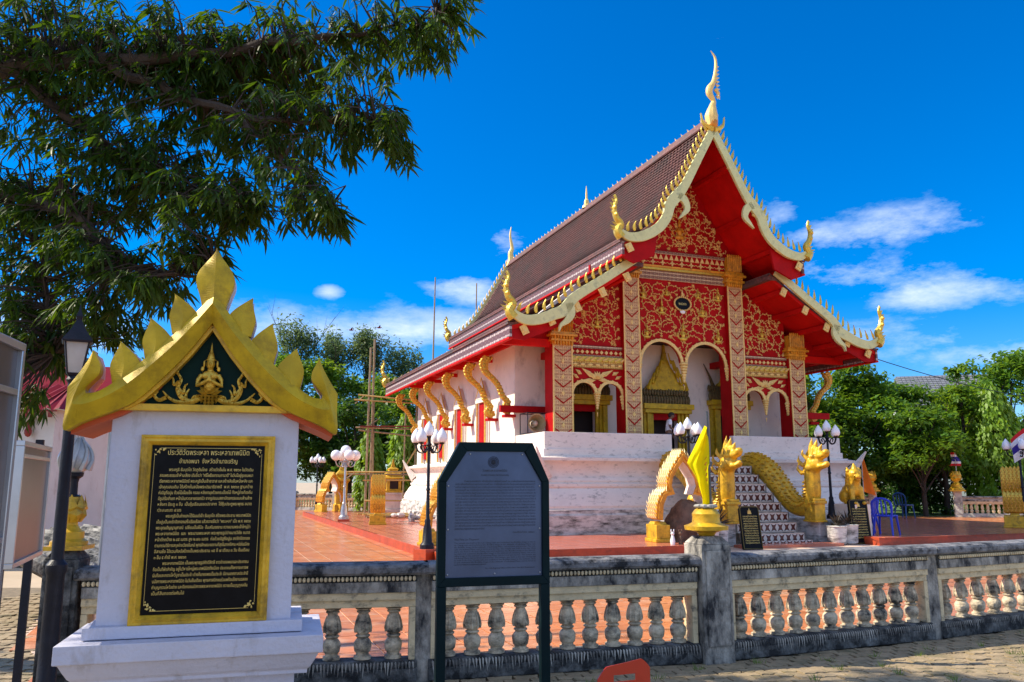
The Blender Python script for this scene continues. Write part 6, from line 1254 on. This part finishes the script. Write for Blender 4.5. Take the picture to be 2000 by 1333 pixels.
for (x, y, z, rx, ry, rz, n) in ((-8.5, 7.5, 6.5, 3.2, 3.2, 2.2, 330), (-5.6, 6.0, 6.9, 2.0, 1.2, 1.0, 170), (-5.7, 4.4, 5.9, 1.4, 1.3, 1.1, 170), (-3.4, 3.6, 6.6, 1.6, 1.2, .9, 130), (-8, 4.5, 6.2, 2.6, 2.2, 1.8, 190), (-6.0, 7.6, 4.2, .9, 1.2, 1.1, 90)):  # unseen crown lobes, added and placed to shade stele and foreground
    for _ in range(n):
        v = RNG.normal(size=3); v /= np.linalg.norm(v); r = RNG.random() ** .4; cl.append((x + v[0] * rx * r, y + v[1] * ry * r, z + v[2] * rz * r))
cl = np.array(cl)
tw = MB(M=Matrix.Translation(-Vector(mo))); P_, F_, U_, Ln = [], [], [], []
for ci, c in enumerate(cl):
    d = np.linalg.norm(nodes - c, axis=1) + .25 * np.maximum(0, nodes[:, 2] - c[2]); a = nodes[np.argmin(d)]
    if ci < nvis:
        mid = (a + c) / 2 + np.array([random.gauss(0, .05), random.gauss(0, .05), .1 * random.random()]); tw.tube([tuple(a), tuple(mid), tuple(c)], [.011, .007, .003], 3)
    h = c - a; h[2] *= .3; h /= np.linalg.norm(h) + 1e-6
    for k in range(random.randint(9, 16)):
        ang = random.random() * 2 * pi; s_ = random.uniform(.45, 1.0); dr = np.array([cos(ang) * s_, sin(ang) * s_, -random.uniform(.25, 1.25)]) + h * .45
        P_.append(c - h * random.random() * .12 + RNG.normal(size=3) * .012); F_.append(dr); U_.append((random.gauss(0, .35), random.gauss(0, .35), 1)); Ln.append(random.uniform(.06, .21))
tag(tw.build('twigs', bark, mt), kind='stuff')
P_, F_, U_, Ln = map(np.array, (P_, F_, U_, Ln))
vis = (P_[:, 0] > -.6 * P_[:, 1]) & (P_[:, 2] < 1.6 + P_[:, 1] * .64); key = np.where(vis, P_[:, 1], 99) - P_[:, 2] * .1; order = np.argsort(key); first = order[:290]; rest_ = order[290:]
lm = bpy.data.meshes.new('leaf'); lm.from_pydata(LT, [], LQ); lm.materials.append(leafdark)
for i in first:
    f = Vector(F_[i]).normalized(); s_ = Vector(U_[i]).cross(f).normalized(); u = f.cross(s_); M = Matrix((f, s_, u)).transposed().to_4x4(); M = Matrix.Translation(Vector(P_[i] - mo)) @ M @ Matrix.Scale(Ln[i], 4); o = link('leaf', lm, mt); o.matrix_local = M
scatter('crown', (P_ - mo)[rest_], F_[rest_], U_[rest_], Ln[rest_], leafdark, mt, LT, LQ)

# leafy trees beyond the court and balustrades
BT = [(0, 0, 0), (.45, .24, .05), (.45, -.24, .05), (1, 0, -.08)]; BQ = [(0, 2, 3, 1)]
def tree(label, p, h, r, n, m, leaf=.3, trunk=.16, lobes=14, group='trees beyond the balustrade', name='broadleaf_tree', base=.28, cat='tree', flat=.8, th=None, seed=0, top=None, bare=0, wisp=0):
    rg_ = np.random.default_rng(seed + int(abs(p[0]) * 31)); rd = random.Random(seed + int(abs(p[0]) * 17)); t = thing(name, label, cat, p, 0, group)
    L = []
    for i in range(lobes):
        a = rd.random() * 6.28; q = rd.random() ** .6; z = h * (base + (1 - base) * rd.random()); w_ = r * sqrt(max(.05, 1 - ((z / h - .5) / .62) ** 2)); L.append((cos(a) * w_ * q * .75, sin(a) * w_ * q * .75, min(z, h - r * .22), r * rd.uniform(.26, .48)))
    b = MB(); q = spline([(0, 0, 0), (rd.gauss(0, .1), rd.gauss(0, .1), h * .3), (rd.gauss(0, .3), rd.gauss(0, .3), h * .62), (0, 0, h * .85)], 4); b.tube(q, [trunk * (1 - i / len(q) * .85) for i in range(len(q))], 8); b.build('trunk', bark, t, True)
    b = MB()
    for (x, y, z, w_) in L: zz = max(h * .2, z - w_ * 1.4); b.tube([(0, 0, zz * .75), (x * .45, y * .45, (zz * .75 + z) / 2), (x, y, z)], [trunk * .4, trunk * .25, .015], 4)
    for k in range(bare):
        a = rd.random() * 6.28; e = rd.uniform(.3, 1.1); l = rd.uniform(.2, .42) * h; x0 = Vector((0, 0, h * rd.uniform(.55, .8))); d = Vector((cos(a) * cos(e), sin(a) * cos(e), sin(e))); p1 = x0 + d * l * .5; p2 = x0 + d * l + Vector((0, 0, .2)); b.tube([tuple(x0), tuple(p1), tuple(p2)], [.05, .03, .008], 4)
        for j in range(4): d2 = (d + Vector((rd.gauss(0, .6), rd.gauss(0, .6), rd.gauss(.2, .4)))).normalized(); st_ = x0.lerp(p2, .4 + .15 * j); b.tube([tuple(st_), tuple(st_ + d2 * l * .35)], [.018, .005], 3)
    b.build('branches', bark, t)
    if n:
        # clumped shell: leaves gather in small sprays on each lobe
        ns = max(8, n // 14); pos = []
        for i in range(ns):
            x, y, z, w_ = L[rg_.integers(len(L))]; v = rg_.normal(size=3); v /= np.linalg.norm(v); v[2] = v[2] if v[2] > -.5 else -v[2] * .4; rr = w_ * (rg_.uniform(.62, 1.12)); c = np.array([x + v[0] * rr * 1.1, y + v[1] * rr * 1.1, z + v[2] * rr * flat])
            pos.append(c + rg_.normal(size=(14, 3)) * np.array([.16, .16, .12 + wisp]) * (r / 2.2) ** .5)
        pos = np.concatenate(pos); k = len(pos); fwd = rg_.normal(size=(k, 3)); fwd[:, 2] = fwd[:, 2] * .5 - .35; up = rg_.normal(size=(k, 3)) * .5 + np.array([0, 0, 1.]); scatter('crown', pos, fwd, up, rg_.uniform(.6, 1.25, k) * leaf, m, t, BT, BQ)
    return t
g1 = mat('bright green foliage', (.08, .165, .012), .5, 0, .65, .8, trans=((.36, .54, .02), .34), spec=.3); g2 = mat('mid green foliage', (.06, .14, .012), .5, 0, .6, .8, trans=((.28, .48, .03), .34), spec=.3); g3 = mat('deep green foliage', (.035, .085, .01), .5, 0, .55, .8, trans=((.15, .3, .02), .3), spec=.3); g4 = mat('lime ashoka foliage', (.14, .26, .012), .5, 0, .35, .8, trans=((.4, .6, .03), .35)); g5 = mat('grey green needle foliage', (.09, .14, .05), .6, 0, .4, .6, trans=((.25, .36, .12), .35))
tree('bushy bright green tree against the temple right eave', (14.2, 40, 0), 7.4, 2.5, 9000, g1, .3, seed=1)
tree('tall leafy tree right of the temple eave tip', (17.3, 41, 0), 7.5, 2.5, 9500, g2, .3, seed=2)
tree('mid green tree left of the half bare tree', (20.2, 42.5, 0), 6.5, 2.4, 8500, g2, .28, seed=3)
tree('half bare tree with thin grey twigs above its crown', (21.3, 40.5, 0), 5.9, 1.9, 4000, g1, .27, bare=9, seed=4)
tree('slender young tree with sparse leafy top before grey roof', (22.6, 40.8, 0), 8.0, 1.1, 1500, g2, .3, trunk=.07, lobes=8, base=.4, seed=5)
tree('dark tree with visible trunk on the lawn at right', (19.3, 38.6, 0), 4.9, 2.0, 6500, g2, .26, trunk=.13, base=.42, seed=6)
tree('broad green tree below the grey tiled roof', (25.0, 45, 0), 6.6, 2.8, 8500, g1, .3, seed=7)
tree('tree with open leafy top right of the ashoka', (28.2, 46, 0), 8.7, 2.7, 6500, g2, .32, seed=8)
tree('tree cut off by the right edge of picture', (31.2, 47, 0), 9.0, 3.0, 7000, g1, .32, seed=9)
tree('far green tree beyond the pale hall at left', (-25, 57, 0), 10, 3.6, 4500, g2, .36, seed=60)
tree('farthest green tree at the left beyond the court', (-31, 56, 0), 9, 3.6, 4500, g1, .36, seed=61)
tree('deep green bush behind the orange pennant', (15.2, 39.6, 0), 4.2, 2.3, 7500, g3, .26, base=.02, trunk=.06, seed=10)
tree('deep green bush left of the visible lawn trunk', (18.0, 41, 0), 4.4, 2.3, 7500, g3, .26, base=.02, trunk=.06, seed=14)
tree('deep green bush right of the visible lawn trunk', (21.0, 41.5, 0), 4.4, 2.3, 7500, g3, .26, base=.02, trunk=.06, seed=15)
tree('deep green bush behind right rear balustrade next to ashoka', (26.3, 42.5, 0), 4.6, 2.5, 7500, g3, .26, base=.02, trunk=.06, seed=16)
tree('deep green tree low behind right rear balustrade', (22.5, 46, 0), 4.6, 2.8, 7000, g3, .28, base=.1, seed=11)
tree('deep green low tree far right behind balustrade', (29.5, 43.5, 0), 4.2, 2.6, 5500, g2, .28, base=.08, seed=12)
tree('green tree close behind temple right rear corner', (11.0, 46, 0), 6.5, 2.8, 5000, g1, .3, seed=13)
for i, (x, y, h, r, m_, n, lb) in enumerate(((-19.5, 58, 10.5, 3.6, g2, 5500, 'large green tree far left behind the white stele'), (-15.4, 55, 10.0, 3.2, g2, 7500, 'green tree right of the white stele roof'), (-12.4, 54, 9.6, 3.2, g1, 8000, 'bright green tree behind the round globe lamp'), (-9.2, 55, 9.4, 3.0, g2, 7500, 'green tree behind the tall scaffold poles'), (-6.3, 54, 7.8, 2.8, g2, 6500, 'green tree between scaffold and temple eave'), (-14.0, 50, 6.2, 3.0, g3, 8000, 'low dark tree behind far balustrade next to the stele'), (-9.6, 49, 6.4, 3.0, g3, 8000, 'low dark tree behind far balustrade below the scaffold'), (-5.6, 48.5, 5.8, 2.6, g3, 6000, 'low dark tree behind the cabinet shrine'), (-2.0, 50, 6, 3, g2, 4000, 'green tree hidden mostly behind the temple'))):
    tree(lb, (x, y, 0), h, r, n, m_, .34, seed=20 + i)
for i, (x, y, h, lb) in enumerate(((-15.9, 59, 13.0, 'tallest wispy grey green tree right of the stele'), (-13.2, 60, 12.2, 'wispy grey green tree second from the stele'), (-10.8, 60, 12.2, 'wispy grey green tree behind scaffold tops'), (-8.2, 60, 11.2, 'wispy grey green tree nearest the temple eave'))):
    tree(lb, (x, y, 0), h, 2.1, 6500, g5, .26, seed=40 + i, base=.55, lobes=16, group='wispy casuarina trees', name='casuarina_tree', wisp=.35, bare=5)
def ashoka(label, p, h, r, n, seed):
    rg_ = np.random.default_rng(seed); t = thing('ashoka_tree', label, 'tree', p, 0, 'weeping ashoka trees'); b = MB(); b.tube([(0, 0, 0), (0, 0, h * .9)], [.1, .03], 8); b.build('trunk', bark, t, True)
    ns = n // 10; z = rg_.random(ns) ** .85; a = rg_.random(ns) * 6.283; rad = r * np.interp(z, [0, .15, .5, .8, .95, 1], [.75, 1.0, .85, .6, .28, .06]) * rg_.uniform(.65, 1.12, ns); c = np.stack([rad * np.cos(a), rad * np.sin(a), .25 + z * (h - .25)], 1)
    pos = (c[:, None, :] + rg_.normal(size=(ns, 10, 3)) * np.array([.05, .05, .16])).reshape(-1, 3); out_ = np.repeat(np.stack([np.cos(a), np.sin(a), np.zeros(ns)], 1), 10, 0); k = len(pos); fwd = out_ * .45 + np.array([0, 0, -1.]) + rg_.normal(size=(k, 3)) * .25; up = out_ + rg_.normal(size=(k, 3)) * .4
    scatter('crown', pos, fwd, up, rg_.uniform(.18, .34, k), g4, t, BT, BQ); return t
ashoka('weeping lime green ashoka tree left of scaffold poles', (-7.5, 43.5, 0), 4.4, .75, 5000, 1); ashoka('weeping lime green ashoka tree right of scaffold poles', (-5.6, 42.6, 0), 4.9, .85, 5500, 2); ashoka('tall weeping lime green ashoka tree above right balustrade', (23.6, 39.8, 0), 6.1, 1.3, 9000, 3)
# grass tufts and weeds
gm = mat('fresh grass blades', (.13, .2, .03), .6, 0, .4, 6, trans=((.3, .4, .06), .3)); b = MB()
for i in range(75):
    x = random.uniform(.6, 6.2); y = random.uniform(6.3, 9.5)
    if not front_of((x, y)) or not front_of((x, y + .1)): continue
    if random.random() < .35: y = min(y, 8)
    for k in range(random.randint(8, 22)):
        a = random.random() * 6.28; r0 = random.random() * .06; px, py = x + r0 * cos(a), y + r0 * sin(a); h = random.uniform(.02, .07); l = random.uniform(.01, .05); b.add([(px - .003, py, 0), (px + .003, py, 0), (px + l * cos(a), py + l * sin(a), h)], [(0, 1, 2)])
for i in range(20):
    x = random.uniform(-3.6, -2.9) ; y = random.uniform(4.8, 6.2)
    for k in range(12): a = random.random() * 6.28; b.add([(x - .003, y, 0), (x + .003, y, 0), (x + .04 * cos(a), y + .04 * sin(a), .05)], [(0, 1, 2)])
tag(b.build('grass', gm), 'small green tufts of grass growing between the path pavers', 'grass', kind='stuff')

# ================================================================ BUILDINGS
t = thing('house', 'house with grey tiled gable roof rising above right trees', 'house', (32.0, 60, .7), -.25); b = MB(); b.box(-3.6, 3.6, -3, 3, -.7, 6.3); b.build('wall', stucco, t)
b = MB(); b.prism([(-3.6, 6.0), (3.6, 6.0), (0, 8.7)], 2.7, 2.9); b.build('gable', stucco, t)
ro = None
for s in (-1, 1):
    b = MB(); b.prism([(s * 3.6, 6.1), (0, 8.5), (0, 8.62), (s * 3.75, 6.15)], -3, 3, 'x') if False else b.prism([(s * 3.8, 6.0), (0, 8.5), (0, 8.62), (s * 3.85, 6.08)], -3.2, 3.2, 'x', Matrix()); ro = b.build('roof', greyroof, t)
    tl = MB()
    for r in range(14):
        for c_ in range(22):
            f_ = (r + .5) / 14; y = s * 3.8 * f_; z = 8.62 - 2.54 * f_ + .03; x = -3.1 + c_ * .285; tl.add([(x, y - s * .14, z + .13), (x + .26, y - s * .14, z + .13), (x + .26, y + s * .15, z - .03), (x, y + s * .15, z - .03)], [(0, 1, 2, 3)])
    tag(tl.build('roof_tiles', greyroof, ro), kind='stuff')
t = thing('red_roofed_pavilion', 'small white building with red corrugated roof behind lantern post', 'building', (-9.0, 16, 0)); b = MB(); b.box(-6, 0, 0, 4, 0, 3.0); b.build('wall', stucco, t)
b = MB(); n = 56; vs = []
for i in range(n + 1):
    x = -6.3 + 6.55 * i / n; zz = .025 * cos(i * pi)
    xr = min(x, -.6 + .0); vs += [(x, -.35, 2.98 + zz), (min(x, -.35) if x > -.35 else x, 1.2, 3.62 + zz)]
b.add(vs, [(2 * i, 2 * i + 2, 2 * i + 3, 2 * i + 1) for i in range(n)]); b.add([(.25, -.35, 2.98), (.25, 4.3, 2.98), (-.35, 1.2, 3.62), (-.35, 3.0, 3.62)], [(0, 1, 3, 2)]); b.build('roof', roofred, t)
b = MB()
for i in range(40): x = -6.2 + i * .16; b.box(x, x + .07, -.34, -.3, 2.82, 2.93)
b.box(-6.25, .2, -.345, -.32, 2.93, 2.965); b.build('fretwork_eave', wood, t)
b = MB(); b.ball((-.45, -.1, 2.55), (.07, .07, .1), 8); b.tube([(-.45, -.1, 2.6), (-.45, -.1, 2.75)], [.06, .02], 6); b.tube([(-.45, 0, 2.68), (-.45, -.1, 2.7)], .015, 5); b.build('wall_lamp', wood, t)
t = thing('hall_building', 'long pale building with dark windows beyond lantern post', 'building', (-15.3, 30, 0), .3); b = MB(); b.box(-9, 0, 0, 6, 0, 4.3); b.build('wall', stucco, t)
for i in range(6): b = MB(); b.box(-.9 - i * 1.3, -.4 - i * 1.3, -.03, .0, 2.6, 3.5); w_ = b.build('window', shade, t); b = MB(); b.box(-.97 - i * 1.3, -.33 - i * 1.3, -.06, -.031, 2.52, 2.6); b.build('sill', white, w_)
b = MB(); b.prism([(-.6, 4.3), (6.6, 4.3), (3, 6.2)], -9.5, .5, 'x'); b.build('roof', roofred, t)
b = MB(); b.box(-9.3, .3, -.3, .0, .0, .9); b.build('plinth', white, t)

# ================================================================ SCAFFOLD, POLES, BAMBOO
t = thing('scaffold', 'bamboo pole scaffold lashed against the temple rear corner', 'scaffold', (-6.4, 37, .2))
def pole(x0, z0, x1, z1, r=.035, y0=0., y1=0., m=bamboo):
    b = MB(); n = 7; b.tube([(x0 + (x1 - x0) * i / n, y0 + (y1 - y0) * i / n + .01 * sin(i), z0 + (z1 - z0) * i / n) for i in range(n + 1)], [r * (1.12 if i % 2 else 1) for i in range(n + 1)], 7); b.build('bamboo_pole', m, t, True)
pole(-.18, 0, -.12, 7.5, .05); pole(-.0, 0, .03, 7.9, .05, .1, .1); pole(.12, 0, .05, 5.0, .04, .2, .2)
for (x0, z0, x1, z1, y, m) in ((-.8, 5.08, 2.4, 4.88, -.06, bambooy), (-.62, 5.3, 2.4, 5.0, -.1, bambooy), (-.7, 3.82, 2.3, 3.72, -.06, bamboo), (-.6, 3.7, 2.2, 3.4, .1, bamboo), (-1.05, 1.82, 2.2, 1.82, -.06, bambooy), (-1.0, 1.72, 2.2, 1.7, .1, bamboo), (-.3, 1.45, 2.2, 1.45, -.06, bambooy), (-.2, .55, 2.0, .55, -.06, bambooy), (1.5, 1.9, 2.1, 2.9, -.1, bambooy), (2.0, 0, 2.05, 5.0, .0, bamboo), (1.4, 0, 1.45, 4.9, .8, bamboo)): pole(x0, z0, x1, z1, .035, y, y, m)
for (x0, z0, x1, z1) in ((-.2, 3.8, .3, 4.2), (-.75, 4.9, -.4, 5.25), (-1.0, 1.55, -.6, 1.85)): pole(x0, z0, x1, z1, .025, -.1, .1)
b = MB(); b.box(-.5, 2.1, -.2, .1, 3.84, 3.88); b.build('plank', wood, t)
for (x, ztop, lb) in ((-3.95, 11.6, 'tall thin bamboo pole rising behind temple lower roof'), (-1.85, 11.3, 'thin bamboo pole tip just left of main roof')):
    b = MB(); b.tube([(-.12, 0, 0), (0, 0, ztop * .5), (.06, 0, ztop)], [.06, .05, .03], 7); tag(b.build('tall_pole', bamboo, None, True, loc=(x, 40, .2)), lb, 'pole', 'tall bamboo poles')
t = thing('bamboo_pile', 'pile of loose bamboo poles on the terrace beside temple plinth', 'poles', T2W(-7.2, 11.5, .2), TA)
for i in range(12): b = MB(); y = i * .13; b.tube([(random.uniform(-.9, -.4), y, .05 + .04 * (i % 3)), (random.uniform(1.0, 1.5), y + random.gauss(0, .25), .06 + .05 * (i % 2))], .04, 6); b.build('bamboo_pole', bambooy if i % 3 else bamboo, t, True)
for i, (x, y, z, lb) in enumerate(((-10.1, 50, 10.95, 'tiny bird flying left of scaffold tops'), (-8.35, 50, 11.1, 'tiny bird flying right of scaffold tops'))):
    t = thing('bird', lb, 'bird', (x, y, z), .4, 'birds flying in the sky'); b = MB(); b.ball((0, 0, 0), (.14, .05, .045), 8); b.ball((.14, 0, .02), .035, 6); b.add([(-.12, 0, 0), (-.28, .05, 0), (-.28, -.05, 0)], [(0, 1, 2)]); b.build('body', wood, t, True)
    for s in (-1, 1): w_ = MB(); w_.add([(.08, s * .03, .02), (-.05, s * .03, .02), (-.04, s * .3, .1), (.03, s * .28, .1)], [(0, 1, 2, 3)]); w_.build('wing', wood, t)
b = MB(); A = Vector((13.5, 33, 7.1)); B = Vector((34, 44, 5.6)); b.tube([tuple(A.lerp(B, i / 16) - Vector((0, 0, 1.1 * 4 * (i / 16) * (1 - i / 16) * .6))) for i in range(17)], .018, 4); tag(b.build('overhead_cable', iron), 'thin black overhead cable sagging before right trees', 'cable')
# rubble foot of the plinth (rear left)
b = MB(M=Matrix.Translation(T2W(-6.1, 9.5, .2)) @ Matrix.Rotation(TA, 4, 'Z'))
for i in range(26): b.ball((random.gauss(0, .35), random.uniform(-2.5, 3), .12), (random.uniform(.1, .22), random.uniform(.1, .25), random.uniform(.08, .18)), 6)
tag(b.build('rubble', whitegrime), 'low heap of stained stones along the temple plinth', 'rubble', kind='stuff')
# weathered mound behind the yellow flag
b = MB()
for i in range(10): b.tube([(-4.7 + i * .02, 9.8 + i * .3, 0), (-5.2 + .05 * i, 9.9 + i * .3, .45 + .08 * sin(i)), (-5.9, 10 + i * .3, .75), (-6.6, 10.1 + i * .3, .9)], [.1, .13, .12, .06], 7)
tag(b.build('weathered_statue', conc, None, True), 'long grey weathered ribbed statue lying behind left balustrade', 'statue')
